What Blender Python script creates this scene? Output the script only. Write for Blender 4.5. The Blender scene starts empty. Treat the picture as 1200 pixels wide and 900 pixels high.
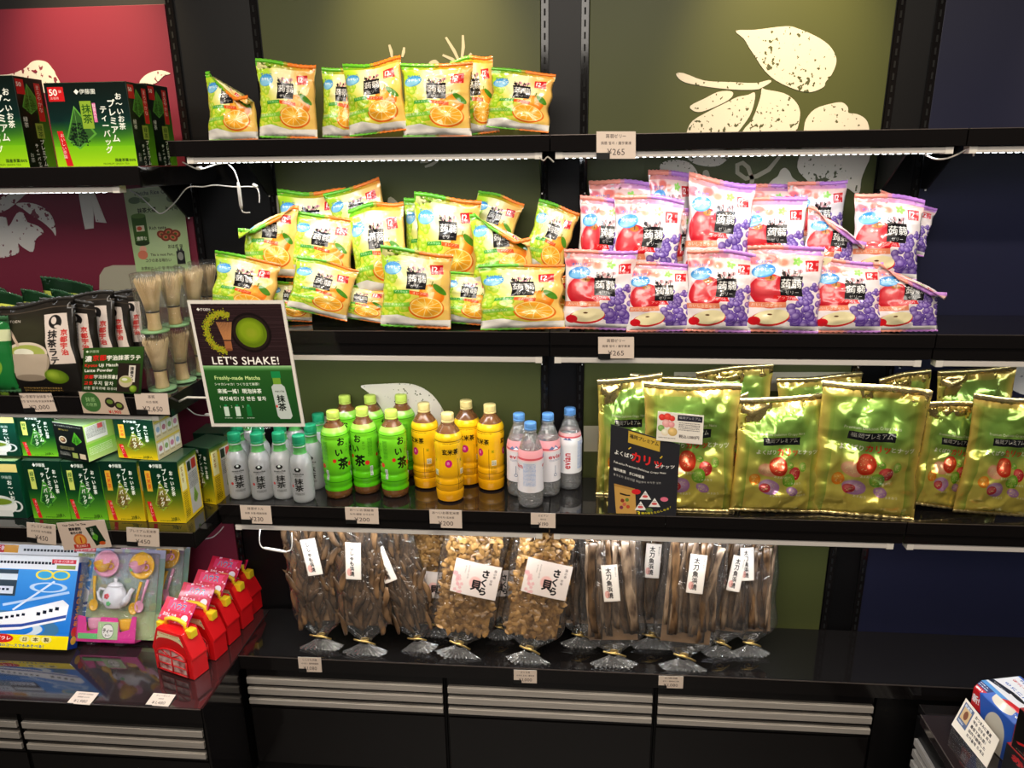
import bpy, bmesh, math, random
import numpy as np
from mathutils import Vector, Matrix, noise

C = bpy.context.scene.collection
PI = math.pi
random.seed(7)
SH = 0.2                                   # the floor is z = 0, SH lower than the survey datum

# ------------------------------------------------------------------ camera
YAW, PITCH, ROLL = .0879, .2919, -.0130
CAM = Vector((.8767, -1.6094, 1.4648 + SH))
FPX = 870.0
_f = Vector((-math.sin(YAW) * math.cos(PITCH), math.cos(YAW) * math.cos(PITCH), -math.sin(PITCH)))
_r = Vector((math.cos(YAW), math.sin(YAW), 0))
_u = _r.cross(_f)
RIGHT = math.cos(ROLL) * _r + math.sin(ROLL) * _u
UP = -math.sin(ROLL) * _r + math.cos(ROLL) * _u
FWD = _f
cd = bpy.data.cameras.new('camera')
cam = bpy.data.objects.new('camera', cd)
C.objects.link(cam)
m = Matrix((RIGHT, UP, -FWD)).transposed().to_4x4()
m.translation = CAM
cam.matrix_world = m
cd.sensor_width = 36.0
cd.lens = FPX / 1200 * 36
cd.clip_start = .05
bpy.context.scene.camera = cam


def P(px, py, Y=None, Z=None, X=None):
    """point of the scene seen at a picture point, on a plane of the scene"""
    d = RIGHT * ((px - 600) / FPX) + UP * (-(py - 450) / FPX) + FWD
    if Y is not None: t = (Y - CAM.y) / d.y
    elif Z is not None: t = (Z - CAM.z) / d.z
    else: t = (X - CAM.x) / d.x
    return CAM + d * t


# ------------------------------------------------------------------ world, lights, exposure
w = bpy.data.worlds.new('world'); bpy.context.scene.world = w; w.use_nodes = True
w.node_tree.nodes['Background'].inputs[0].default_value = (.9, .82, .74, 1)
w.node_tree.nodes['Background'].inputs[1].default_value = .04
sc = bpy.context.scene
sc.view_settings.view_transform = 'Standard'
sc.view_settings.look = 'None'
sc.view_settings.gamma = 1
sc.view_settings.use_curve_mapping = False
sc.view_settings.exposure = 0.0
sc.cycles.use_denoising = True
sc.cycles.max_bounces = 10
sc.cycles.transparent_max_bounces = 24
sc.cycles.transmission_bounces = 8
sc.cycles.sample_clamp_indirect = 4


def light(name, kind, loc, target, power, color=(1, .86, .68), size=.1, size_y=None, spot=None, blend=.6):
    d = bpy.data.lights.new(name, kind)
    d.energy = power; d.color = color
    if kind == 'AREA':
        d.size = size
        if size_y: d.shape = 'RECTANGLE'; d.size_y = size_y
    else:
        d.shadow_soft_size = size
    if kind == 'SPOT':
        d.spot_size = math.radians(spot); d.spot_blend = blend
    o = bpy.data.objects.new(name, d); C.objects.link(o)
    o.location = loc
    o.rotation_euler = (Vector(target) - Vector(loc)).to_track_quat('-Z', 'Y').to_euler()
    return o


WARM = (1, .87, .70)
# ceiling spots over the aisle, aimed at the shelves
for lx in (-.55, .35, 1.25, 2.1):
    light('ceiling_spot', 'SPOT', (lx, -1.15, 2.75), (lx, .05, .85), 46, WARM, .045, spot=80, blend=.7)
# downlights close to the wall that wash the panels
for lx in (-.26, .52, 1.33, 2.10):
    light('wall_downlight', 'SPOT', (lx, -.16, 2.42), (lx, .22, 1.93), 52, (1, .76, .42), .03, spot=50, blend=1)
# the general light of the shop, behind and above the viewer
light('shop_ceiling_light', 'AREA', (.6, -2.6, 2.7), (.7, .2, .6), 62, (1, .92, .82), 2.6, 1.0)

# ------------------------------------------------------------------ helpers: objects
def link(name, mesh, parent=None, **kw):
    o = bpy.data.objects.new(name, mesh); C.objects.link(o)
    if parent is not None: o.parent = parent
    for k, v in kw.items(): o[k] = v
    return o


def tag(o, label, cat, group=None, kind=None):
    if label: o['label'] = label
    if cat: o['category'] = cat
    if group: o['group'] = group
    if kind: o['kind'] = kind
    return o


def thing(name, label, cat, loc=(0, 0, 0), group=None, rot=(0, 0, 0)):
    o = bpy.data.objects.new(name, None); C.objects.link(o)
    o.empty_display_size = .02
    o.location = loc; o.rotation_euler = rot
    return tag(o, label, cat, group)


def kids(o):
    return [x for x in o.children]


def dup(o, loc, rot=None, scale=None, label=None, parent=None):
    c = o.copy(); C.objects.link(c)
    c.location = loc
    if rot is not None: c.rotation_euler = rot
    if scale is not None: c.scale = scale
    if label: c['label'] = label
    def rec(a, b):
        for ch in kids(a):
            n = ch.copy(); C.objects.link(n); n.parent = b
            rec(ch, n)
    rec(o, c)
    return c


class MB:
    """collects shapes into one mesh"""
    def __init__(s): s.v = []; s.f = []; s.m = []; s.uv = []; s.smooth = []
    def add(s, vs, fs, mat=0, uvs=None, smooth=False):
        n = len(s.v); s.v += [tuple(v) for v in vs]
        for i, f in enumerate(fs):
            s.f.append([n + k for k in f]); s.m.append(mat if isinstance(mat, int) else mat[i]); s.smooth.append(smooth)
            s.uv.append(uvs[i] if uvs else [(0, 0)] * len(f))
        return s
    def box(s, x0, x1, y0, y1, z0, z1, mat=0, front=None, M=None, face_mats=None):
        vs = [Vector(p) for p in ((x0,y0,z0),(x1,y0,z0),(x1,y1,z0),(x0,y1,z0),(x0,y0,z1),(x1,y0,z1),(x1,y1,z1),(x0,y1,z1))]
        if M is not None: vs = [M @ v for v in vs]
        fs = [(0,1,5,4),(1,2,6,5),(2,3,7,6),(3,0,4,7),(4,5,6,7),(3,2,1,0)]   # front right back left top bottom
        q = [(0,0),(1,0),(1,1),(0,1)]
        ms = face_mats if face_mats else [mat if not (front is not None and i == 0) else front for i in range(6)]
        return s.add(vs, fs, ms, [q] * 6)
    def tube(s, pts, r, n=8, mat=0, caps=True, closed=False):
        pts = [Vector(p) for p in pts]; N = len(pts); rs = r if isinstance(r, (list, tuple)) else [r] * N
        vs = []; up = None
        for i, p in enumerate(pts):
            a = pts[max(i-1, 0)]; b = pts[min(i+1, N-1)]
            if closed: a = pts[i-1]; b = pts[(i+1) % N]
            t = (b - a).normalized() if (b-a).length > 1e-9 else Vector((0,0,1))
            if up is None:
                up = Vector((0,0,1)) if abs(t.z) < .9 else Vector((0,1,0))
            sx = t.cross(up).normalized(); up = sx.cross(t).normalized()
            for k in range(n):
                an = 2*PI*k/n
                vs.append(p + (sx*math.cos(an) + up*math.sin(an)) * rs[i])
        fs = []
        for i in range(N if closed else N-1):
            j = (i+1) % N
            for k in range(n):
                l = (k+1) % n
                fs.append((i*n+k, i*n+l, j*n+l, j*n+k))
        if caps and not closed:
            fs.append(tuple(range(n))[::-1]); fs.append(tuple((N-1)*n+k for k in range(n)))
        return s.add(vs, fs, mat, None, True)
    def lathe(s, prof, n=32, mat=0, axis=(0,0,0), M=None, sx=1, sy=1, v01=None):
        """prof: (r, z) list from the bottom up"""
        ax = Vector(axis); vs = []; fs = []; uvs = []
        N = len(prof); zs = [p[1] for p in prof]; za, zb = (min(zs), max(zs)) if v01 is None else v01
        for r, z in prof:
            for k in range(n):
                an = 2*PI*k/n - PI/2 - PI      # seam at the back
                v = Vector((r*math.cos(an)*sx, r*math.sin(an)*sy, z)) 
                if M is not None: v = M @ v
                vs.append(v + ax)
        for i in range(N-1):
            for k in range(n):
                l = (k+1) % n
                fs.append((i*n+k, i*n+l, (i+1)*n+l, (i+1)*n+k))
                h0 = (zs[i]-za)/max(zb-za,1e-9); h1 = (zs[i+1]-za)/max(zb-za,1e-9)
                uvs.append([(k/n,h0),((k+1)/n,h0),((k+1)/n,h1),(k/n,h1)])
        if prof[0][0] > 1e-6: fs.append(tuple(range(n))[::-1]); uvs.append([(0,0)]*n)
        if prof[-1][0] > 1e-6: fs.append(tuple((N-1)*n+k for k in range(n))); uvs.append([(0,0)]*n)
        return s.add(vs, fs, mat, uvs, True)
    def poly(s, pts, y0, y1, mat=0):
        """prism of an outline given in (x, z), between depths y0 (front) and y1; uv = bounds"""
        n = len(pts)
        xs = [p[0] for p in pts]; zs = [p[1] for p in pts]
        u = lambda p: ((p[0]-min(xs))/(max(xs)-min(xs)), (p[1]-min(zs))/(max(zs)-min(zs)))
        a = sum(pts[i][0]*pts[(i+1)%n][1]-pts[(i+1)%n][0]*pts[i][1] for i in range(n))
        if a < 0: pts = pts[::-1]
        vs = [(x, y0, z) for x, z in pts] + [(x, y1, z) for x, z in pts]
        fs = [tuple(range(n)), tuple(range(2*n-1, n-1, -1))]
        uv = [[u(p) for p in pts], [u(p) for p in pts[::-1]]]
        for i in range(n):
            j = (i+1) % n
            fs.append((j, i, n+i, n+j)); uv.append([(0,0)]*4)
        return s.add(vs, fs, mat, uv)
    def mesh(s, name, mats, auto=None):
        me = bpy.data.meshes.new(name)
        me.from_pydata(s.v, [], s.f)
        for mt in (mats if isinstance(mats, (list, tuple)) else [mats]): me.materials.append(mt)
        me.polygons.foreach_set('material_index', s.m)
        me.polygons.foreach_set('use_smooth', s.smooth)
        uvl = me.uv_layers.new(name='UVMap')
        uvl.data.foreach_set('uv', [c for f in s.uv for p in f for c in p])
        me.update()
        return me
    def obj(s, name, mats, parent=None, bevel=0, **kw):
        o = link(name, s.mesh(name, mats), parent, **kw)
        if bevel:
            b = o.modifiers.new('bevel', 'BEVEL'); b.width = bevel; b.segments = 2; b.limit_method = 'ANGLE'
        return o


# ------------------------------------------------------------------ helpers: materials
def mat(name, col=(.5,.5,.5), rough=.5, metal=0, coat=0, spec=.5, emit=None, estr=0, trans=0, ior=1.45, bump=None, alpha=1):
    mt = bpy.data.materials.new(name); mt.use_nodes = True
    nt = mt.node_tree; b = nt.nodes['Principled BSDF']
    b.inputs['Base Color'].default_value = (*col, 1)
    b.inputs['Roughness'].default_value = rough
    b.inputs['Metallic'].default_value = metal
    b.inputs['Coat Weight'].default_value = coat
    b.inputs['Coat Roughness'].default_value = .08
    b.inputs['Specular IOR Level'].default_value = spec
    b.inputs['Transmission Weight'].default_value = trans
    b.inputs['IOR'].default_value = ior
    b.inputs['Alpha'].default_value = alpha
    if emit:
        b.inputs['Emission Color'].default_value = (*emit, 1); b.inputs['Emission Strength'].default_value = estr
    if bump:
        sc_, st = bump
        tc = nt.nodes.new('ShaderNodeTexCoord'); nz = nt.nodes.new('ShaderNodeTexNoise')
        nz.inputs['Scale'].default_value = sc_; nz.inputs['Detail'].default_value = 5
        bp = nt.nodes.new('ShaderNodeBump'); bp.inputs['Strength'].default_value = st; bp.inputs['Distance'].default_value = .002
        nt.links.new(tc.outputs['Object'], nz.inputs['Vector'])
        nt.links.new(nz.outputs['Fac'], bp.inputs['Height'])
        nt.links.new(bp.outputs['Normal'], b.inputs['Normal'])
    return mt


def noise_mat(name, c1, c2, scale, rough=.5, metal=0, lo=.4, hi=.6, coat=0, stretch=None, bump=0, detail=6):
    mt = mat(name, c1, rough, metal, coat); nt = mt.node_tree; b = nt.nodes['Principled BSDF']
    tc = nt.nodes.new('ShaderNodeTexCoord'); nz = nt.nodes.new('ShaderNodeTexNoise')
    nz.inputs['Scale'].default_value = scale; nz.inputs['Detail'].default_value = detail
    mp = nt.nodes.new('ShaderNodeMapping')
    if stretch: mp.inputs['Scale'].default_value = stretch
    rp = nt.nodes.new('ShaderNodeValToRGB')
    rp.color_ramp.elements[0].position = lo; rp.color_ramp.elements[0].color = (*c1, 1)
    rp.color_ramp.elements[1].position = hi; rp.color_ramp.elements[1].color = (*c2, 1)
    nt.links.new(tc.outputs['Object'], mp.inputs['Vector']); nt.links.new(mp.outputs['Vector'], nz.inputs['Vector'])
    nt.links.new(nz.outputs['Fac'], rp.inputs['Fac']); nt.links.new(rp.outputs['Color'], b.inputs['Base Color'])
    if bump:
        bp = nt.nodes.new('ShaderNodeBump'); bp.inputs['Strength'].default_value = bump; bp.inputs['Distance'].default_value = .002
        nt.links.new(nz.outputs['Fac'], bp.inputs['Height']); nt.links.new(bp.outputs['Normal'], b.inputs['Normal'])
    return mt


BLACKGLOSS = mat('black_gloss', (.006,.005,.005), .10, spec=.55, bump=(60,.02))
DECK = mat('deck_gloss', (.008,.007,.007), .06, spec=.8, coat=.5, bump=(30,.02))
DECKW = mat('deck_gloss_dark_brown', (.02,.014,.014), .06, spec=1.0, coat=1.0)
BLACKMAT = mat('black_satin', (.0035,.0032,.0035), .40, spec=.3)
DARKWALL = mat('dark_wall', (.008,.008,.009), .5)
EDGE = mat('thin_metal_edge', (.22,.18,.16), .35, metal=.8)
STEEL = noise_mat('brushed_steel', (.66,.60,.54), (.86,.80,.73), 6, .50, .72, stretch=(1,1,160), bump=.04)
LEDH = mat('led_housing', (.62,.58,.54), .35)
LEDW = mat('led_emitter', (1,1,1), .3, emit=(.92,.96,1), estr=14)
WHITEP = mat('white_plastic', (.72,.68,.62), .45)
PAPER = mat('white_paper', (.80,.74,.68), .6)
GREEN = mat('olive_panel', (.062,.070,.020), .42, spec=.28, bump=(400,.03))
RED = mat('maroon_panel', (.165,.020,.038), .42, spec=.28, bump=(400,.03))
NAVY = mat('navy_panel', (.011,.012,.032), .42, spec=.35, bump=(400,.03))
BEIGE = mat('beige_print', (.38,.34,.24), .5)


def speck_mat(name, a, b_, scale=46, lo=.60):
    """cream block print with worn flecks where the panel shows through"""
    mt = mat(name, a, .5); nt = mt.node_tree; bs = nt.nodes['Principled BSDF']
    tc = nt.nodes.new('ShaderNodeTexCoord')
    n1 = nt.nodes.new('ShaderNodeTexNoise'); n1.inputs['Scale'].default_value = scale * 2.2; n1.inputs['Detail'].default_value = 3
    n2 = nt.nodes.new('ShaderNodeTexNoise'); n2.inputs['Scale'].default_value = scale * .28; n2.inputs['Detail'].default_value = 2
    ad = nt.nodes.new('ShaderNodeMath'); ad.operation = 'MULTIPLY_ADD'; ad.inputs[1].default_value = .55
    rp = nt.nodes.new('ShaderNodeValToRGB'); rp.color_ramp.interpolation = 'CONSTANT'
    rp.color_ramp.elements[0].color = (*a, 1); rp.color_ramp.elements[1].position = lo + .31; rp.color_ramp.elements[1].color = (*b_, 1)
    nt.links.new(tc.outputs['Object'], n1.inputs['Vector']); nt.links.new(tc.outputs['Object'], n2.inputs['Vector'])
    nt.links.new(n2.outputs['Fac'], ad.inputs[0]); nt.links.new(n1.outputs['Fac'], ad.inputs[2])
    nt.links.new(ad.outputs[0], rp.inputs['Fac']); nt.links.new(rp.outputs['Color'], bs.inputs['Base Color'])
    return mt


LEAF_G = speck_mat('cream_print_on_olive', (.62,.56,.46), (.06,.066,.02))
LEAF_R = speck_mat('cream_print_on_maroon', (.60,.55,.49), (.17,.03,.045), 40, .60)
LEAF_N = speck_mat('cream_print_on_navy', (.60,.57,.52), (.02,.02,.05), 40, .64)

# ------------------------------------------------------------------ a small print shop: flat artwork drawn into generated textures
_G = {}
EM = 72


def glyph(ch):
    if ch in _G: return _G[ch]
    cu = bpy.data.curves.new('g', 'FONT'); cu.body = ch; cu.size = 1; cu.resolution_u = 3
    o = bpy.data.objects.new('g', cu); C.objects.link(o)
    bpy.context.view_layer.update()
    me = o.evaluated_get(bpy.context.evaluated_depsgraph_get()).to_mesh()
    S = 2; H = EM * S; g = np.zeros((int(H*1.35), int(H*1.25)), bool); xmax = .3
    if len(me.vertices):
        me.calc_loop_triangles()
        co = np.empty(len(me.vertices)*3, np.float32); me.vertices.foreach_get('co', co); co = co.reshape(-1, 3)[:, :2]
        tr = np.empty(len(me.loop_triangles)*3, np.int32); me.loop_triangles.foreach_get('vertices', tr)
        xmin, xmax = co[:,0].min(), co[:,0].max()
        q = np.stack([co[:,0]*H + 2, H*1.0 - co[:,1]*H], 1)
        for a, b, c in q[tr.reshape(-1, 3)]:
            x0, x1 = int(max(min(a[0],b[0],c[0]),0)), int(max(a[0],b[0],c[0]))+2
            y0, y1 = int(max(min(a[1],b[1],c[1]),0)), int(max(a[1],b[1],c[1]))+2
            X, Y = np.meshgrid(np.arange(x0,min(x1,g.shape[1]))+.5, np.arange(y0,min(y1,g.shape[0]))+.5)
            e1 = (b[0]-a[0])*(Y-a[1])-(b[1]-a[1])*(X-a[0]); e2 = (c[0]-b[0])*(Y-b[1])-(c[1]-b[1])*(X-b[0]); e3 = (a[0]-c[0])*(Y-c[1])-(a[1]-c[1])*(X-c[0])
            ins = ((e1>=-.3)&(e2>=-.3)&(e3>=-.3))|((e1<=.3)&(e2<=.3)&(e3<=.3))
            g[y0:y0+ins.shape[0], x0:x0+ins.shape[1]] |= ins
    C.objects.unlink(o); bpy.data.objects.remove(o); bpy.data.curves.remove(cu)
    h, w_ = g.shape; gg = g[:h//2*2, :w_//2*2].reshape(h//2, 2, w_//2, 2).mean((1, 3)).astype(np.float32)
    adv = 1.0 if ord(ch) > 0x2e00 else xmax + .06
    _G[ch] = (gg, adv); return _G[ch]


def ihash(x, y, s):
    return noise.noise(Vector((x, y, s)))


class Canvas:
    def __init__(s, W, H, col=(1,1,1)):
        s.W, s.H = W, H; s.a = np.empty((H, W, 4), np.float32); s.a[:] = (*col, 1)
        s.X, s.Y = np.meshgrid(np.arange(W)+.5, np.arange(H)+.5)
    def mix(s, mask, col, sl=None):
        t = s.a if sl is None else s.a[sl]
        m_ = mask[..., None]; c = np.array(col, np.float32)
        t[..., :3] = t[..., :3]*(1-m_) + c[..., :3]*m_
        t[..., 3:] = np.maximum(t[..., 3:], m_)
    def clear(s): s.a[..., 3] = 0
    def grad(s, x0, y0, x1, y1, c0, c1, vert=True):
        x0,y0,x1,y1 = map(int,(x0,y0,x1,y1)); sl = (slice(y0,y1), slice(x0,x1))
        t = np.linspace(0,1,(y1-y0) if vert else (x1-x0))[:,None]
        c = np.array(c0)*(1-t)+np.array(c1)*t
        c = np.broadcast_to(c[:,None,:] if vert else c[None,:,:], (y1-y0,x1-x0,3))
        s.mix(np.ones((y1-y0,x1-x0),np.float32), c, sl)
    def rect(s, x0, y0, x1, y1, col, al=1):
        x0,y0,x1,y1 = [int(round(v)) for v in (x0,y0,x1,y1)]
        x0,y0 = max(x0,0),max(y0,0)
        s.mix(np.full(s.a[y0:y1,x0:x1].shape[:2], al, np.float32), col, (slice(y0,y1), slice(x0,x1)))
    def ell(s, cx, cy, rx, ry, col, rot=0, al=1, soft=1.2, ring=None):
        c, n = math.cos(rot), math.sin(rot); R = max(rx,ry)+2
        ya,yb,xa,xb = max(int(cy-R),0),max(min(int(cy+R)+1,s.H),0),max(int(cx-R),0),max(min(int(cx+R)+1,s.W),0)
        if ya>=yb or xa>=xb: return
        X = s.X[ya:yb,xa:xb]-cx; Y = s.Y[ya:yb,xa:xb]-cy
        u = (X*c+Y*n)/rx; v = (-X*n+Y*c)/ry; d = (1-np.sqrt(u*u+v*v))*min(rx,ry)
        m_ = np.clip(d/soft+.5,0,1)*al
        if ring: m_ = m_*np.clip((ring-d)/soft+.5,0,1)
        s.mix(m_.astype(np.float32), col, (slice(ya,yb),slice(xa,xb)))
    def ball(s, cx, cy, r, dark, lit, rot=0, ry=None):
        ry = ry or r
        s.ell(cx,cy,r,ry,dark,rot); s.ell(cx-r*.1,cy-ry*.12,r*.82,ry*.8,tuple((a+b)/2 for a,b in zip(dark,lit)),rot,.85,r*.4)
        s.ell(cx-r*.25,cy-ry*.3,r*.45,ry*.4,lit,rot,.75,r*.4)
    def poly(s, pts, col, al=1):
        pts = np.array(pts, np.float32); x0,y0 = np.maximum(np.floor(pts.min(0)).astype(int),0); x1,y1 = np.ceil(pts.max(0)).astype(int)+1
        x1=min(x1,s.W); y1=min(y1,s.H)
        if x1<=x0 or y1<=y0: return
        acc = 0
        for ox, oy in ((.25,.25),(.75,.25),(.25,.75),(.75,.75)):
            X, Y = np.meshgrid(np.arange(x0,x1)+ox, np.arange(y0,y1)+oy); ins = np.zeros(X.shape,bool)
            for i in range(len(pts)):
                a, b = pts[i], pts[i-1]
                if a[1]==b[1]: continue
                ins ^= ((a[1]>Y)!=(b[1]>Y)) & (X < (b[0]-a[0])*(Y-a[1])/(b[1]-a[1])+a[0])
            acc = acc + ins*.25
        s.mix((acc*al).astype(np.float32), col, (slice(y0,y1),slice(x0,x1)))
    def line(s, x0, y0, x1, y1, wd, col, al=1):
        d = Vector((x1-x0,y1-y0)); d.normalize(); n = Vector((-d.y,d.x))*wd/2
        s.poly([(x0+n.x,y0+n.y),(x1+n.x,y1+n.y),(x1-n.x,y1-n.y),(x0-n.x,y0-n.y)], col, al)
    def text(s, x, y, t, size, col, vert=False, bold=0, al=1, center=False, sx=1.0, slant=0):
        """x, y: top left (or top centre) of the run"""
        K = 3; tot = sum(glyph(c)[1] if c!=' ' else .35 for c in t)*size*sx
        if center and not vert: x -= tot/2
        for ch in t:
            if ch == ' ':
                if vert: y += size*.5
                else: x += size*.35*sx
                continue
            g, adv = glyph(ch); hh, ww = int(size*1.35)+1, int(size*1.25*sx)+1+int(abs(slant)*size)
            jj = (np.arange(hh*K)+.5)/K/size*EM; ii = (np.arange(ww*K)+.5)/K/size*EM/sx
            J, I = np.meshgrid(jj, ii, indexing='ij'); I = I - slant*(EM-J)
            Ji = np.clip(J.astype(int),0,g.shape[0]-1); Ii = I.astype(int); ok = (Ii>=0)&(Ii<g.shape[1])
            mk = g[Ji, np.clip(Ii,0,g.shape[1]-1)]*ok
            if bold:
                b = int(bold*K); m2 = mk.copy()
                for dx, dy in ((b,0),(-b,0),(0,b),(0,-b)): m2 = np.maximum(m2, np.roll(mk,(dy,dx),(0,1)))
                mk = m2
            mk = mk.reshape(hh,K,ww,K).mean((1,3))*al
            X, Y = int(round(x - (adv*size*sx/2 if vert and center else 0))), int(round(y))
            xa,ya = max(X,0),max(Y,0); xb,yb = min(X+ww,s.W),min(Y+hh,s.H)
            if xb>xa and yb>ya: s.mix(mk[ya-Y:yb-Y,xa-X:xb-X].astype(np.float32), col, (slice(ya,yb),slice(xa,xb)))
            if vert: y += size*1.03
            else: x += adv*size*sx
    def scribble(s, x, y, wd, size, col, n=1, seed=0):
        """rows of print too small to read"""
        rnd = random.Random(seed)
        for k in range(n):
            yy = y + k*size*1.5; xx = x
            while xx < x+wd:
                l = size*rnd.uniform(.5,1.1); s.rect(xx,yy,min(xx+l,x+wd),yy+size*rnd.uniform(.6,1),col,.75); xx += l+size*.35
    def image(s, name):
        im = bpy.data.images.new(name, s.W, s.H, alpha=True)
        im.pixels.foreach_set(np.ascontiguousarray(s.a[::-1]).clip(0,1).ravel())
        im.update(); im.pack(); return im
    def mat(s, name, rough=.4, coat=0, metal=0, alpha=False, bump=None, spec=.5, trans=0, emis=0):
        mt = mat(name, (1,1,1), rough, metal, coat, spec, bump=bump); nt = mt.node_tree; b = nt.nodes['Principled BSDF']
        t = nt.nodes.new('ShaderNodeTexImage'); t.image = s.image(name); t.extension = 'EXTEND'
        uv = nt.nodes.new('ShaderNodeUVMap'); uv.uv_map = 'UVMap'
        nt.links.new(uv.outputs[0], t.inputs[0]); nt.links.new(t.outputs[0], b.inputs['Base Color'])
        if alpha: nt.links.new(t.outputs[1], b.inputs['Alpha'])
        if emis:
            nt.links.new(t.outputs[0], b.inputs['Emission Color']); b.inputs['Emission Strength'].default_value = emis
        return mt


# ================================================================== the setting
Z1, Z2, Z3, Z4 = 1.5137 + SH, 1.0999 + SH, .6588 + SH, .2210 + SH
W = .82; B = .2199
MB().box(-2.6, 4.2, -3.6, .5, -.02, 0).obj('floor', mat('dark_floor', (.06,.055,.05), .4), kind='structure')
MB().box(-2.6, 4.2, B+.035, B+.12, 0, 2.95).obj('wall_back', DARKWALL, kind='structure')
MB().box(-2.6, 4.2, -3.6, .5, 2.95, 3.0).obj('ceiling', mat('pale_ceiling', (.5,.48,.45), .8), kind='structure')


def flat(pts, Y, parent, name, material, th=.0012):
    """a print lying on a panel: outline in picture points carried onto the panel's own plane"""
    q = [P(x, y, Y=Y) for x, y in pts]
    return MB().poly([(v.x, v.z) for v in q], Y-th, Y, 0).obj(name, material, parent)


def smooth_pts(pts, n=4):
    out = []; N = len(pts)
    for i in range(N):
        p0, p1, p2, p3 = [Vector(pts[(i+k-1) % N]) for k in range(4)]
        for k in range(n):
            t = k/n
            out.append(tuple(.5*((2*p1)+(p2-p0)*t+(2*p0-5*p1+4*p2-p3)*t*t+(3*p1-p0-3*p2+p3)*t**3)))
    return out


def stroke(pts, w_):
    """a swelling brush stroke outline around a path in picture points"""
    pts = [Vector(p) for p in pts]; N = len(pts); L = []; R = []
    for i, p in enumerate(pts):
        d = (pts[min(i+1,N-1)]-pts[max(i-1,0)]).normalized(); n = Vector((-d.y, d.x))
        k = w_*(.5 if i not in (0, N-1) else .32)
        L.append(tuple(p+n*k)); R.append(tuple(p-n*k))
    return L + R[::-1]


def wall_panel(label, x0, x1, z0, z1, material):
    t = thing('wall_panel', label, 'panel', ((x0+x1)/2, B, z0), 'coloured panels behind the shelves')
    o = MB().box(x0, x1, B, B+.03, z0, z1).obj('board', material, t, bevel=.001)
    return t


def under(t, o):
    """keep world coordinates for a child mesh drawn in world space"""
    o.matrix_parent_inverse = Matrix.Translation(t.location).inverted()
    return o


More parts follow.
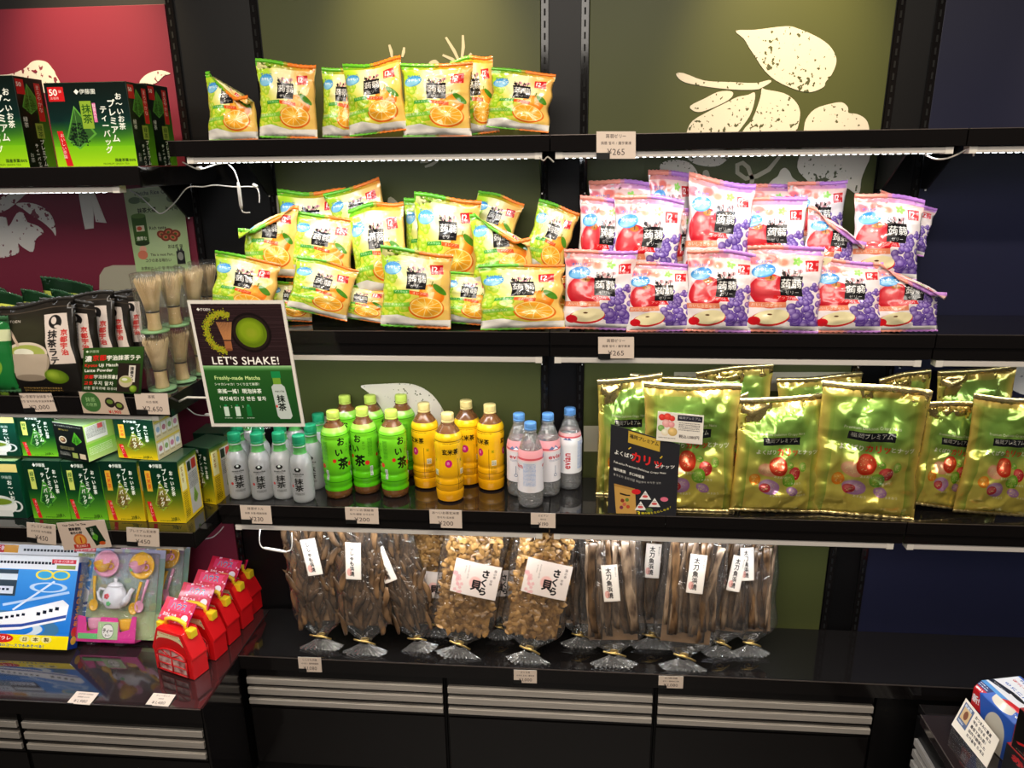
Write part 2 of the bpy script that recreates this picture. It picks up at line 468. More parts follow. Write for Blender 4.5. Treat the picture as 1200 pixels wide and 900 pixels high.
NX = P(1109, 0, Y=B).x
p_red = wall_panel('maroon panel printed with a cream bird, behind the tea cartons', -1.35, -.083, .25+SH, 1.8235+SH, RED)
p_g1 = wall_panel('olive panel with cream twig prints behind the orange and muscat jelly bags', .1414, .7902, .20+SH, 2.05+SH, GREEN)
p_g2 = wall_panel('olive panel with large speckled cream leaves behind the apple and grape bags', .9004, 1.5564, .20+SH, 2.05+SH, GREEN)
p_n = wall_panel('dark navy panel beside the last black upright', NX, 2.75, .20+SH, 2.05+SH, NAVY)
for t in (p_red, p_g1, p_g2, p_n): under(t, t.children[0])
c8 = lambda pts: [(780+x*.35, y*.35) for x, y in pts]
c3 = lambda pts: [(440+x/4, 40+y/4) for x, y in pts]
c1 = lambda pts: [(x/4, y/4) for x, y in pts]
c4 = lambda pts: [(x/4, 200+y/4) for x, y in pts]
art = [
 (p_g2, LEAF_G, 'leaf_print', c8([(235,103),(300,100),(400,88),(440,95),(500,120),(545,150),(568,185),(570,215),(555,250),(535,275),(530,290),(500,305),(470,308),(430,298),(370,270),(330,235),(300,190),(280,160),(262,130)])),
 (p_g2, LEAF_G, 'stem_print', c8([(35,248),(60,245),(130,270),(220,275),(300,278),(345,268),(352,275),(325,292),(300,300),(230,300),(150,292),(80,280),(50,268)])),
 (p_g2, LEAF_G, 'leaf_print', c8([(82,355),(130,330),(175,308),(215,305),(226,315),(210,335),(160,360),(120,374),(95,372)])),
 (p_g2, LEAF_G, 'leaf_print', c8([(60,500),(70,445),(90,405),(150,370),(200,345),(240,325),(275,318),(298,310),(296,345),(280,390),(240,445),(200,500)])),
 (p_g2, LEAF_G, 'leaf_print', c8([(250,500),(258,440),(290,400),(316,330),(322,296),(334,300),(395,312),(430,335),(448,365),(448,400),(435,445),(400,500)])),
 (p_g2, LEAF_G, 'leaf_print', c8([(455,500),(462,440),(470,400),(500,365),(550,348),(590,343),(610,360),(612,378),(640,382),(670,400),(682,438),(684,522),(670,560),(655,600),(650,640),(635,648),(600,625),(550,615),(500,622),(470,600),(440,560)])),
 (p_g2, LEAF_G, 'leaf_print', c8([(75,510),(90,545),(150,558),(190,548),(212,510)])),
 (p_g2, LEAF_G, 'leaf_print', c8([(-20,560),(0,540),(40,535),(80,545),(105,575),(105,610),(60,620),(0,620)])),
 (p_g2, BEIGE, 'bud_print', c8([(125,575),(140,570),(148,590),(148,610),(128,605)])),
 (p_g2, LEAF_G, 'leaf_print', c8([(325,660),(350,610),(375,590),(385,570),(400,562),(415,575),(425,595),(450,615),(470,660)])),
 (p_g2, BEIGE, 'band_print', [(684,499),(735,499),(735,529),(684,529)]),
 (p_g2, BEIGE, 'band_print', [(790,436),(1000,436),(1000,458),(790,458)]),
 (p_g1, LEAF_G, 'leaf_print', [(423,452),(445,450),(474,449),(492,453),(507,463),(518,478),(522,490),(522,520),(490,525),(460,500),(445,475),(432,460)]),
 (p_g1, LEAF_G, 'leaf_print', [(372,486),(382,488),(392,497),(380,496)]),
 (p_g1, BEIGE, 'dome_print', [(455,262),(455,232),(465,236),(471,248),(470,262)]),
 (p_g1, BEIGE, 'dome_print', [(503,76),(504,72),(510,70),(514,73),(514,76)]),
 (p_g1, BEIGE, 'band_print', [(324,229),(336,229),(336,262),(324,262)]),
 (p_n, LEAF_N, 'petal_print', [(1165,432),(1200,428),(1240,436),(1260,470),(1215,466),(1185,456)]),
 (p_red, LEAF_R, 'bird_print', c1([(-40,356),(0,352),(60,345),(120,318),(150,290),(185,283),(220,292),(245,320),(262,350),(270,430),(-40,430)])),
 (p_red, LEAF_R, 'bird_print', c1([(655,390),(680,355),(720,335),(760,330),(800,345),(770,355),(745,380),(720,395),(700,402)])),
 (p_red, LEAF_R, 'leaf_print', c4([(-40,210),(0,185),(0,130),(80,90),(110,60),(160,70),(120,110),(40,180)])),
 (p_red, LEAF_R, 'leaf_print', c4([(75,155),(130,150),(190,165),(235,200),(258,250),(262,305),(245,280),(200,240),(150,210),(110,180)])),
 (p_red, LEAF_R, 'blossom_print', c4([(-60,215),(0,215),(30,220),(42,262),(80,200),(112,200),(130,240),(180,260),(205,290),(170,320),(155,380),(110,360),(85,340),(90,380),(50,400),(-60,405)])),
 (p_red, LEAF_R, 'bark_print', c4([(360,50),(412,50),(440,190),(440,270),(400,275),(385,200)])),
 (p_red, LEAF_R, 'bark_print', c4([(415,60),(440,95),(500,245),(450,240)])),
]
sharp = {'bark_print', 'band_print'}
for t, m_, nm, pts in art:
    under(t, flat(pts if nm in sharp else smooth_pts(pts, 3), B, t, nm, m_))
r_ = [(465,640),(468,490),(490,455),(530,443),(925,443),(950,550),(962,640)]
under(p_red, flat(smooth_pts(c4(r_[:1]), 1) if 0 else c4(r_), B-.0012, p_red, 'band_print', BEIGE))
under(p_red, flat([(39,83),(42,81.5),(44,84),(42,86),(39.5,85)], B-.0012, p_red, 'eye_print', RED))
for a in ([(330,15),(370,80),(398,140)], [(410,5),(412,60),(402,140)], [(315,98),(360,118),(388,140)], [(450,90),(432,115),(408,145)],
          [(65,50),(74,80),(78,108)], [(135,62),(132,85),(126,108)], [(210,600),(240,596),(262,588)], [(232,622),(262,612),(292,594)]):
    under(p_g1, flat(stroke(c3(a), 3.8), B, p_g1, 'twig_print', BEIGE))
curl = [(385,520),(345,568),(305,590),(268,598),(240,578),(240,552),(258,545),(276,560),(290,600),(285,630),(262,645),(235,642),(222,625),(232,618),(250,640)]
under(p_g2, flat(stroke(c8(curl), 5.2), B, p_g2, 'tendril_print', BEIGE))

# black uprights with two slotted rails each
SLOT = mat('slot_dark', (.001,.001,.001), .8)


def upright(label, x0, x1, rails):
    t = thing('slotted_upright', label, 'upright', ((x0+x1)/2, B, 0), 'black slotted uprights between the panels')
    mb = MB().box(x0-t.location.x, x1-t.location.x, .004, .035, 0, 2.3+SH)
    mb.obj('post_cover', BLACKMAT, t, bevel=.001)
    for rx in rails:
        x = rx - t.location.x
        r = MB().box(x-.008, x+.008, -.004, .004, 0, 2.3+SH).obj('slotted_rail', BLACKGLOSS, t)
        s = MB()
        z = .25
        while z < 2.2+SH:
            s.box(x-.002, x+.002, -.0052, -.0039, z, z+.014); z += .025
        s.obj('slots', SLOT, r, kind='stuff')
    return t


upright('black upright between the maroon and the first olive panel', -.083, .1414, (-.07, .13))
upright('black upright between the two olive panels', .7902, .9004, (.800, .890))
upright('black upright between the leaf panel and the navy panel', 1.5564, NX, (1.567, NX-.010))


# ------------------------------------------------------------------ shelves
def shelf(label, x0, x1, yf, z, group, lip=.028, lower=True, rails=None, brackets=(), side=False):
    t = thing('display_shelf', label, 'shelf', (x0, yf, z), group)
    L = x1-x0; D = B-.006-yf
    MB().box(0, L, .004, D, -.020, 0).obj('deck', DECK, t, bevel=.001)
    cuts = [0] + [c-x0 for c in (rails or [])] + [L]
    for a, b_ in zip(cuts, cuts[1:]):
        r = MB().box(a+.0006, b_-.0006, -.003, .004, -lip, .001).obj('price_rail', BLACKGLOSS, t)
        MB().box(a+.0006, b_-.0006, -.0036, -.002, .0002, .0016).obj('metal_edge', EDGE, r)
    if lower:
        MB().box(.0008, L-.0008, .003, .012, -lip-.027, -lip-.0015).obj('lower_fascia', BLACKGLOSS, t)
    if side:
        MB().box(L-.004, L+.001, .0, D, -lip-.004, -.001).obj('side_plate', BLACKGLOSS, t)
    for bx in brackets:
        b_ = MB()
        b_.poly([(0,0),(.16,0),(.16,-.10),(.13,-.10),(.02,-.02)], bx-x0-.002, bx-x0+.002)
        b_.v = [(v[1], D-.165+v[0], v[2]-.021) for v in b_.v]
        k = b_.obj('bracket', BLACKMAT, t)
        MB().box(bx-x0-.0012, bx-x0+.0012, D-.030, D-.026, -.125, -.055).obj('bracket_edge_glint', WHITEP, k)  # pale strip that draws the glint along the black bracket's edge as colour
    return t


def led_strip(label, x0, x1, yf, z, power, lit=None, group='led strips under the shelf fronts', color=(.90,.95,1), aim=(.05,-.30)):
    t = thing('led_strip_light', label, 'light', (x0, yf, z), group)
    L = x1-x0
    MB().box(0, L, 0, .022, -.0125, 0).obj('housing', LEDH, t, bevel=.0015)
    for a in (-.001, L-.014): MB().box(a, a+.015, -.001, .023, -.0135, .0005).obj('end_cap', WHITEP, t)
    d = MB(); n = int((L-.04)/.0145)
    for i in range(n):
        x = .02+i*.0145
        d.box(x, x+.0055, .004, .012, -.0130, -.0122)
    d.obj('led_row', LEDW, t, kind='stuff')
    c = Vector((x0+L/2, yf+.012, z-.017))
    light('led_strip_lamp', 'AREA', c, c+Vector((0, aim[0], aim[1])), power, color, L-.05, .012)
    return t


GM, GL = 'shelves of the middle unit', 'shelves of the tea unit'
XR = 2.62
for i, (z, nm) in enumerate(((Z1,'top'), (Z2,'second'), (Z3,'third'))):
    lip = .031 if i == 0 else .028
    what = {0: ('glossy black top shelf carrying seven orange and muscat jelly bags', 'glossy black top shelf with nothing on it below the leaf print', 'glossy black top shelf in front of the navy panel'),
            1: ('glossy black shelf heaped with orange and muscat jelly bags', 'glossy black shelf heaped with apple and grape jelly bags', 'glossy black middle shelf, empty, in front of the navy panel'),
            2: ('glossy black shelf carrying all the drink bottles', 'glossy black shelf carrying the leftward golden nut bags', 'glossy black shelf carrying the golden bags at the picture edge')}[i]
    if i == 2: what = (what[0], 'glossy black shelf carrying the dark nut sign and golden bags', 'glossy black shelf end under the last golden bags before navy panel')
    shelf(what[0], 0, W-.0008, 0, z, GM, lip, i > 0, None, (.135, .795))
    shelf(what[1], W+.0008, 2*W-.0008, 0, z, GM, lip, i > 0, [P(780,608,Y=0).x] if i == 2 else None, (.895, 1.56))
    shelf(what[2], 2*W+.0008, XR, 0, z, GM, lip, i > 0, None, (NX-.002,))
    zz = z-lip-.0015-(.029 if i else 0)
    pw = (1.0, 1.6, 1.3)[i]
    wh = ('top', 'jelly bag', 'bottle and nut bag')[i]
    led_strip('white led strip under the %s shelf, first bay from the tea unit' % wh, .035, W-.018, .006, zz, pw)
    led_strip('white led strip under the %s shelf, bay before the black upright' % wh, W+.012, 2*W-.02, .006, zz, pw)
    led_strip('white led strip under the %s shelf, navy panel bay' % wh, 2*W+.012, XR-.02, .006, zz, pw*.4)

zl1, zl2, zl3, zl4 = 1.463+SH, .979+SH, .643+SH, .217+SH
shelf('black upper shelf carrying the large black and green tea cartons', -1.2, -.005, -.116, zl1, GL, .036, False, [P(-80,195,Y=-.116).x], (-.075,), side=True)
shelf('black shelf carrying the matcha latte pouches and bamboo whisks', -1.2, -.005, -.138, zl2, GL, .040, False, None, (-.075,), side=True)
shelf('black shelf carrying two rows of small tea cartons', -1.2, -.005, -.120, zl3, GL, .036, False, None, (-.075,), side=True)
led_strip('led strip under the upper tea carton shelf', -1.15, -.03-.03, -.108, zl1-.0375, .9)
led_strip('led strip under the matcha pouch shelf', -1.15, -.04, -.130, zl2-.0415, 1.4)
led_strip('led strip under the small tea carton shelf', -1.15, -.04, -.112, zl3-.0375, 1.5)

# ------------------------------------------------------------------ base units


def base_unit(label, x0, x1, yf, zt, steel_from=.041):
    t = thing('drawer_cabinet', label, 'cabinet', (x0, yf, 0), 'black base cabinets with steel bars')
    L = x1-x0; D = B-yf-.014
    MB().box(.001, L-.001, .022, D, .02, zt-.0415).obj('body', BLACKMAT, t)
    d = MB().box(.006, L-.006, .012, .022, zt-.172, zt-.052).obj('drawer', BLACKGLOSS, t, bevel=.001)
    for k, (a, b_) in enumerate(((.077,.095), (.109,.128), (.144,.160))):
        MB().box(.007, L-.007, .005, .013, zt-b_, zt-a).obj('steel_bar', STEEL, d, bevel=.0012)
    MB().box(.006, L-.006, .014, .022, .06, zt-.178).obj('door', BLACKGLOSS, t, bevel=.001)
    return t


UW = 2*W/3
for i, s_ in enumerate(('black drawer cabinet with steel bars below the smelt bags', 'black drawer cabinet with steel bars below the sakura shell bags', 'black drawer cabinet with steel bars below the ribbonfish bags')):
    base_unit(s_, i*UW, (i+1)*UW, 0, Z4)
t = thing('plain_cabinet', 'plain black cabinet beside the last drawer cabinet', 'cabinet', (2*W, .014, 0))
MB().box(.001, XR-2*W, 0, B-.026, .02, Z4-.0415).obj('body', BLACKMAT, t, bevel=.001)
t = thing('base_deck', 'long glossy black deck on which the dried fish bags stand', 'deck', (0, 0, Z4))
MB().box(0, XR, 0, B-.005, -.036, 0).obj('worktop', DECK, t, bevel=.0015)
MB().box(0, XR, -.0045, 0, -.040, .0005).obj('front_lip', BLACKGLOSS, t)
MB().box(0, XR, -.005, -.0035, -.0015, .0009).obj('metal_edge', EDGE, t)
t = thing('base_deck', 'glossy dark deck on which the train set and tea set stand', 'deck', (-1.2, -.20, zl4))
MB().box(0, 1.195, 0, .415, -.036, 0).obj('worktop', DECKW, t, bevel=.0015)
MB().box(0, 1.195, -.003, 0, -.040, .0005).obj('front_lip', BLACKGLOSS, t)
MB().box(0, 1.195, -.0038, -.002, -.001, .0009).obj('metal_edge', EDGE, t)
MB().box(1.195, 1.199, 0, .20, -.040, .0005).obj('side_lip', BLACKGLOSS, t)
lb = P(22, 850, Y=-.19).x
base_unit('black drawer cabinet with steel bars below the train set', -1.2, lb, -.195, zl4)
t = base_unit('black drawer cabinet with steel bars below the tea set and red houses', lb, -.012, -.195, zl4)
MB().box(-.011-lb, -.005-lb, .005, .190, .02, zl4-.0415).obj('side_panel', BLACKGLOSS, t)

# ================================================================== bags
def soft(x): return max(0., x)


def bag_mesh(name, w_, h, th, seed, mats, nx=30, nz=40, wr=.004, ridge=.0, fold=0, seal=.010, slump=.55, neck=0, pin=.05, cf=1):
    """a filled pillow pouch standing on its lower seal; front face towards -y, uv on the front"""
    rnd = random.Random(seed); off = Vector((rnd.uniform(0,90), rnd.uniform(0,90), seed*3.7))
    tl, tr = rnd.uniform(-.010,.012), rnd.uniform(-.010,.012)
    wav, wf, bot, topw, dip = rnd.uniform(.002,.006), rnd.uniform(3,7), rnd.uniform(.0,.06), rnd.uniform(-.02,.05), 0
    mb = MB()
    def pt(u, v, side):
        # slumped filling: thickest below the middle
        vv = v**(slump/.5*.9) if slump < .5 else v
        prof = (soft(math.sin(PI*min(1, v**.80)))**.62)
        edge = (soft(1-abs(2*u-1)**2.6))**.75
        b = th/2*prof*edge*(1.05-.35*v)
        x = (u-.5)*w_*(1-pin*math.sin(PI*v)**.7)
        z = v*h + (tl*(1-u)+tr*u+wav*math.sin(u*wf+seed))*v**4 - dip*(abs(2*u-1)**3)*math.sin(PI*v)*.0
        x *= 1 + bot*math.exp(-((v-.16)/.14)**2) + topw*math.exp(-((v-.97)/.10)**2)
        p = Vector((x*9, z*9, side*3.1)) + off
        n1 = noise.noise(p*.9)
        cr = noise.voronoi(Vector((p.x*2.6*cf, p.y*2.0*cf, p.z)))[0][0]; cr2 = noise.voronoi(Vector(((p.x*4.4+p.y*1.5)*cf, (p.y*4.0-p.x)*cf, p.z+17)))[0][0]
        n3 = 1-abs(noise.noise(Vector((p.x*1.7, p.y*2.5, p.z+7)))*2)
        env = min(1, v/.07)*min(1, (1-v)/.05)*min(1, min(u, 1-u)/.05+.10)
        wv = n1*1.3*wr + (.45-cr)*(wr*1.5+ridge) + (.45-cr2)*(wr*.55+ridge*.45) + (n3**4-.3)*wr*.7
        # gathers running down from the seals
        g = math.sin(u*w_*900+seed+6*noise.noise(Vector((u*3,seed,side))))*.0011*(math.exp(-((1-v)/.09)**2)+.7*math.exp(-(v/.07)**2))
        y = -(b + (wv)*env*(.35+.65*edge) + g)
        if side: y = -y*.8
        # a loose top swings back or forward
        y += (v**3)*rnd_lean*h
        x += noise.noise(Vector((v*4, seed, 2)))*.006*math.sin(PI*v)
        if neck:                       # tied below: gather the foot
            k = math.exp(-((v-.0)/.10)**2)*neck
            x *= (1-k)
        return Vector((x, y, z))
    rnd_lean = rnd.uniform(-.06, .06)
    if fold: rnd_lean = 0
    for side in (0, 1):
        vs = []; fs = []; uv = []
        for j in range(nz+1):
            for i in range(nx+1):
                p = pt(i/nx, j/nz, side)
                if fold:
                    # top corner folded over to the front along a slanting line
                    c = (j/nz-.80) + (i/nx-.5)*.50*fold
                    if c > 0 and p.z > h*.5:
                        a = min(c*h*1.0, .06); p.y += -.010-a*.55; p.z -= a*1.3
                vs.append(p)
        for j in range(nz):
            for i in range(nx):
                a = j*(nx+1)+i; q = (a, a+1, a+nx+2, a+nx+1)
                t = [(i/nx,j/nz),((i+1)/nx,j/nz),((i+1)/nx,(j+1)/nz),(i/nx,(j+1)/nz)]
                if side: q = q[::-1]; t = t[::-1]
                fs.append(q); uv.append(t)
        mb.add(vs, fs, side, uv, True)
    bm = bmesh.new(); me = mb.mesh(name, mats); bm.from_mesh(me)
    bmesh.ops.remove_doubles(bm, verts=bm.verts, dist=.0003); bm.to_mesh(me); bm.free()
    # seals: thin crimped bands
    def band(v, hh, up):
        s = MB(); n = 40; vs = []; fs = []; uv = []
        for i in range(n+1):
            sg = 1; u = i/n; p = (pt(u, v, 0)+pt(u, v, 1))/2
            if fold and up:
                c = .20 + (u-.5)*.50*fold
                if c > 0: a = min(c*h, .06); p.y += -.010-a*.55; p.z -= a*1.3; sg = 1-2*min(1, a/.02)
            zz = .0009*math.sin(i*1.9+seed)
            for s_, d in ((-1, 0), (-1, hh), (1, hh), (1, 0)):
                y = p.y + s_*.0008 + (zz if d else 0) + .0005*math.sin(i*2.5)
                vs.append((p.x, y, p.z+(d*sg if up else -d)+(zz if d else 0)))
        for i in range(n):
            for k in range(4):
                a = i*4+k; b_ = i*4+(k+1) % 4
                f = (a, b_, b_+4, a+4) if up else (a, a+4, b_+4, b_)
                fs.append(f[::-1]); q0, q1 = (0, 1) if k != 2 else (1, 0)
                uv.append([(i/n,q0),(i/n,q1),((i+1)/n,q1),((i+1)/n,q0)][::-1])
        s.add(vs, fs, 0, uv, True)
        return s
    return me, band(1, seal, True), band(0, seal*.5, False)


def bag_kind(name, mats, seal_mats, w_, h, th, seeds, **kw):
    out = []
    for s_ in seeds:
        k = dict(kw); fold = 0
        if isinstance(s_, tuple): s_, fold = s_
        me, top, bot = bag_mesh(name, w_, h, th, s_, mats, fold=fold, **k)
        out.append((me, top.mesh('top_seal', seal_mats), bot.mesh('bottom_seal', seal_mats), w_, h))
    return out


def place_bag(name, kind, var, box, Y, label, group, roll=0, lean=0, yaw=0, parts=True, cat='snack bag', zmin=None):
    """box: x0, x1, ytop, ybottom in the picture, measured on the plane y = Y"""
    me, tp, bt, w_, h = kind[var % len(kind)]
    x0, x1, ya, yb = box; cx = (x0+x1)/2; cy = (ya+yb)/2
    L, R_ = P(x0, cy, Y=Y), P(x1, cy, Y=Y); T, Bm = P(cx, ya, Y=Y), P(cx, yb, Y=Y)
    ww = R_.x-L.x; hh = (T.z-Bm.z)
    if zmin is not None and Bm.z < zmin+.03:
        Bm.z = zmin+.0012+abs(math.sin(math.radians(roll)))*ww*.42; hh = T.z-Bm.z
    a = math.radians(roll); le = math.radians(lean)
    co, si = abs(math.cos(a)), abs(math.sin(a))
    d = co*co-si*si
    w2 = max((ww*co-hh*si)/d, ww*.7) if si > .02 else ww; h2 = max((hh*co-ww*si)/d, hh*.7) if si > .02 else hh
    t = thing(name, label, cat, (0, 0, 0), group)
    t.rotation_euler = (-le, a, math.radians(yaw))
    t.scale = (w2/w_*1.03, (w2/w_+h2/h)/2, h2/h/max(math.cos(le), .8)*.965)
    c = Vector(((L.x+R_.x)/2, Y, (T.z+Bm.z)/2))
    off = t.rotation_euler.to_matrix() @ Vector((0, 0, h*t.scale.z/2))
    t.location = c-off
    link('pouch', me, t)
    if parts: link('top_seal', tp, t); link('bottom_seal', bt, t)
    return t


# ---- artwork of the jelly pouches
def kanji_patch(c, x, y, w_):
    k = w_
    for i, (dx, dy) in enumerate(((.18,-.12),(.42,-.22),(.68,-.12),(.86,-.24),(.30,.02),(.60,.0))):
        c.ell(x+dx*k, y+dy*k, k*.13, k*.10, (.86,.62,.64) if i % 2 else (.16,.10,.10), rot=i)
    for i in range(7):
        c.line(x+k*(.1+.13*i), y-k*.30, x+k*(.16+.11*i), y+k*.05, k*.035, (.93,.75,.74) if i % 2 else (.15,.1,.1))
    c.rect(x, y, x+k, y+k*.98, (.11,.10,.11))
    c.text(x+k*.03, y+k*.06, '蒟蒻', k*.49, (.95,.94,.92), bold=.6)
    c.text(x+k*.20, y+k*.66, 'ゼリー', k*.22, (.93,.92,.90), bold=.3)


def orange_art():
    c = Canvas(230, 280, (.86,.88,.32)); rnd = random.Random(3)
    c.grad(0,0,230,280,(.80,.88,.22),(.98,.78,.42),vert=False)
    c.ell(115,70,75,80,(.98,.96,.78),al=.9,soft=50)
    c.grad(0,0,230,13,(.40,.74,.14),(.96,.52,.14),vert=False)
    c.ell(190,40,50,36,(.98,.74,.40),al=.7,soft=22); c.ell(30,50,30,36,(.66,.86,.18),al=.8,soft=16)
    # grapes
    for i in range(34):
        x, y = rnd.uniform(0,100), rnd.uniform(150,258)
        c.ball(x,y,13,(.56,.76,.08),(.88,.95,.45))
    for i in range(8): c.ball(rnd.uniform(5,45),rnd.uniform(90,140),11,(.62,.80,.15),(.90,.95,.5))
    # white foot
    c.poly([(0,244),(60,236),(130,255),(230,250),(230,280),(0,280)],(.93,.91,.88))
    # whole orange and the slice
    c.ball(170,155,42,(.93,.48,.08),(1,.76,.30)); c.ell(196,132,30,11,(.30,.55,.12),rot=.75); c.line(168,118,172,100,3,(.3,.5,.1))
    c.ell(152,206,58,44,(.90,.42,.10)); c.ell(152,203,54,40,(1,.86,.50)); c.ell(152,203,49,36,(.98,.68,.18))
    for k in range(11):
        a = 2*PI*k/11
        c.line(152,203,152+48*math.cos(a),203+35*math.sin(a),2.2,(1,.90,.58))
    c.ell(152,203,6,5,(1,.93,.7)); c.ell(140,192,20,10,(1,.88,.45),al=.6,soft=8)
    c.poly([(2,196),(96,186),(100,202),(4,212)],(.52,.78,.24)); c.text(8,190,'国産果汁入り',12,(.95,.98,.85))
    c.ell(37,62,31,22,(.30,.62,.86),rot=-.3); c.ell(34,68,26,14,(.55,.80,.94),rot=-.3,soft=5); c.text(14,50,'冷やして',13,(1,1,1),bold=.4); c.text(14,33,'オリヒロ',12,(.22,.42,.72),bold=.5)
    kanji_patch(c,84,70,66)
    c.poly([(40,142),(96,138),(96,152),(40,156)],(.25,.62,.20)); c.text(42,140,'マスカット',10,(1,1,.9))
    c.poly([(96,140),(160,148),(160,162),(96,154)],(.90,.34,.12)); c.text(106,142,'オレンジ',12,(1,.95,.9),slant=.1)
    c.poly([(163,36),(205,32),(208,70),(166,74)],(.82,.10,.12)); c.text(165,32,'12',30,(1,1,1),bold=.8,sx=.9); c.text(196,40,'個',11,(1,1,1)); c.text(166,62,'大容量',10,(1,.9,.9),sx=1.2)
    for k in range(6): c.text(150+k*9,92+k*4,'こんにゃく'[k % 5],8,(.55,.45,.25),al=.7)
    return c


def apple_art():
    c = Canvas(230, 280, (.95,.90,.90)); rnd = random.Random(5)
    c.grad(0,0,230,60,(.95,.72,.68),(.96,.93,.92)); c.grad(0,0,230,14,(.95,.60,.52),(.74,.52,.82),vert=False)
    for x, y, r, cc in ((20,34,20,(.88,.30,.38)),(70,30,20,(.92,.40,.36)),(104,40,16,(.93,.52,.40)),(50,48,16,(.95,.66,.60))): c.ell(x,y,r,r*.7,cc,al=.85,soft=8)
    for k in range(5): c.ell(148+9*math.cos(k*1.256),36+8*math.sin(k*1.256),7,5,(.60,.84,.40),rot=k*1.256)
    c.ball(64,138,58,(.76,.06,.12),(.93,.42,.42),ry=60); c.ell(66,92,16,10,(.70,.42,.12)); c.line(66,96,70,76,4,(.35,.2,.08)); c.ell(44,112,14,10,(.98,.75,.72),al=.6,soft=6)
    for i in range(70):
        x, y = rnd.uniform(150,232), rnd.uniform(104,262); s_ = (y-90)/170
        r = 7+8*s_; c.ball(x,y,r,(.34,.22,.58),(.74,.66,.88))
    for i in range(8): c.ball(rnd.uniform(128,160),rnd.uniform(170,250),14,(.36,.24,.58),(.74,.66,.88))
    c.poly([(0,250),(40,238),(140,262),(230,262),(230,280),(0,280)],(.95,.93,.92))
    c.poly([(0,178),(112,174),(116,194),(0,198)],(.93,.56,.42)); c.text(10,178,'おいしさぎゅっ',13,(1,.95,.9),bold=.3)
    c.ell(78,234,58,30,(.82,.16,.16),rot=-.15); c.ell(80,229,54,27,(.96,.91,.72),rot=-.15); c.ell(72,220,7,3,(.35,.2,.1)); c.ell(30,246,18,16,(.85,.1,.15))
    c.ell(46,68,36,22,(.22,.55,.84),rot=-.2); c.ell(44,73,30,13,(.50,.76,.93),rot=-.2,soft=5); c.text(20,55,'冷やして',14,(1,1,1),bold=.4); c.text(20,30,'オリヒロ',13,(.25,.42,.78),bold=.6)
    kanji_patch(c,96,84,70)
    c.poly([(76,150),(140,152),(150,168),(70,166)],(.86,.12,.14)); c.text(84,150,'アップル',13,(1,.93,.9)); c.text(118,154,'グレープ',11,(.9,.85,1))
    c.poly([(172,32),(214,30),(216,66),(174,68)],(.84,.14,.16)); c.text(173,28,'12',30,(1,1,1),bold=.8,sx=.9); c.text(204,36,'個',11,(1,1,1)); c.text(174,56,'大容量',10,(1,.9,.9),sx=1.2)
    return c


def strip_art(c0, c1, split=True):
    c = Canvas(128, 8, c0)
    c.grad(0,0,128,8,c0,c1,vert=False)
    if split: c.rect(0,0,60,8,c0); c.rect(68,0,128,8,c1)
    return c


def film(c, name, **kw):
    mt = c.mat(name, **kw); return mt


FILMKW = dict(rough=.24, coat=.75, spec=.5, bump=(70,.25))
orange_m = orange_art().mat('orange_muscat_print', **FILMKW)
apple_m = apple_art().mat('apple_grape_print', **FILMKW)
back_y = mat('pouch_back_yellow', (.62,.60,.22), .3, coat=.5)
back_w = mat('pouch_back_white', (.66,.55,.56), .3, coat=.5)
or_seal = strip_art((.38,.72,.14),(.95,.50,.14)).mat('orange_seal_print', rough=.3, coat=.5)
ap_seal = strip_art((.94,.58,.50),(.72,.48,.80)).mat('apple_seal_print', rough=.3, coat=.5)
ORANGE = bag_kind('jelly_bag', [orange_m, back_y], or_seal, .158, .19, .064, (1, 2, 3, 4, 5, 6, (7, -1), (8, 1)), wr=.0052, ridge=.0036)
APPLE = bag_kind('jelly_bag', [apple_m, back_w], ap_seal, .150, .178, .060, (11, 12, 13, 14, 15, (16, 1)), wr=.0046, ridge=.0030)

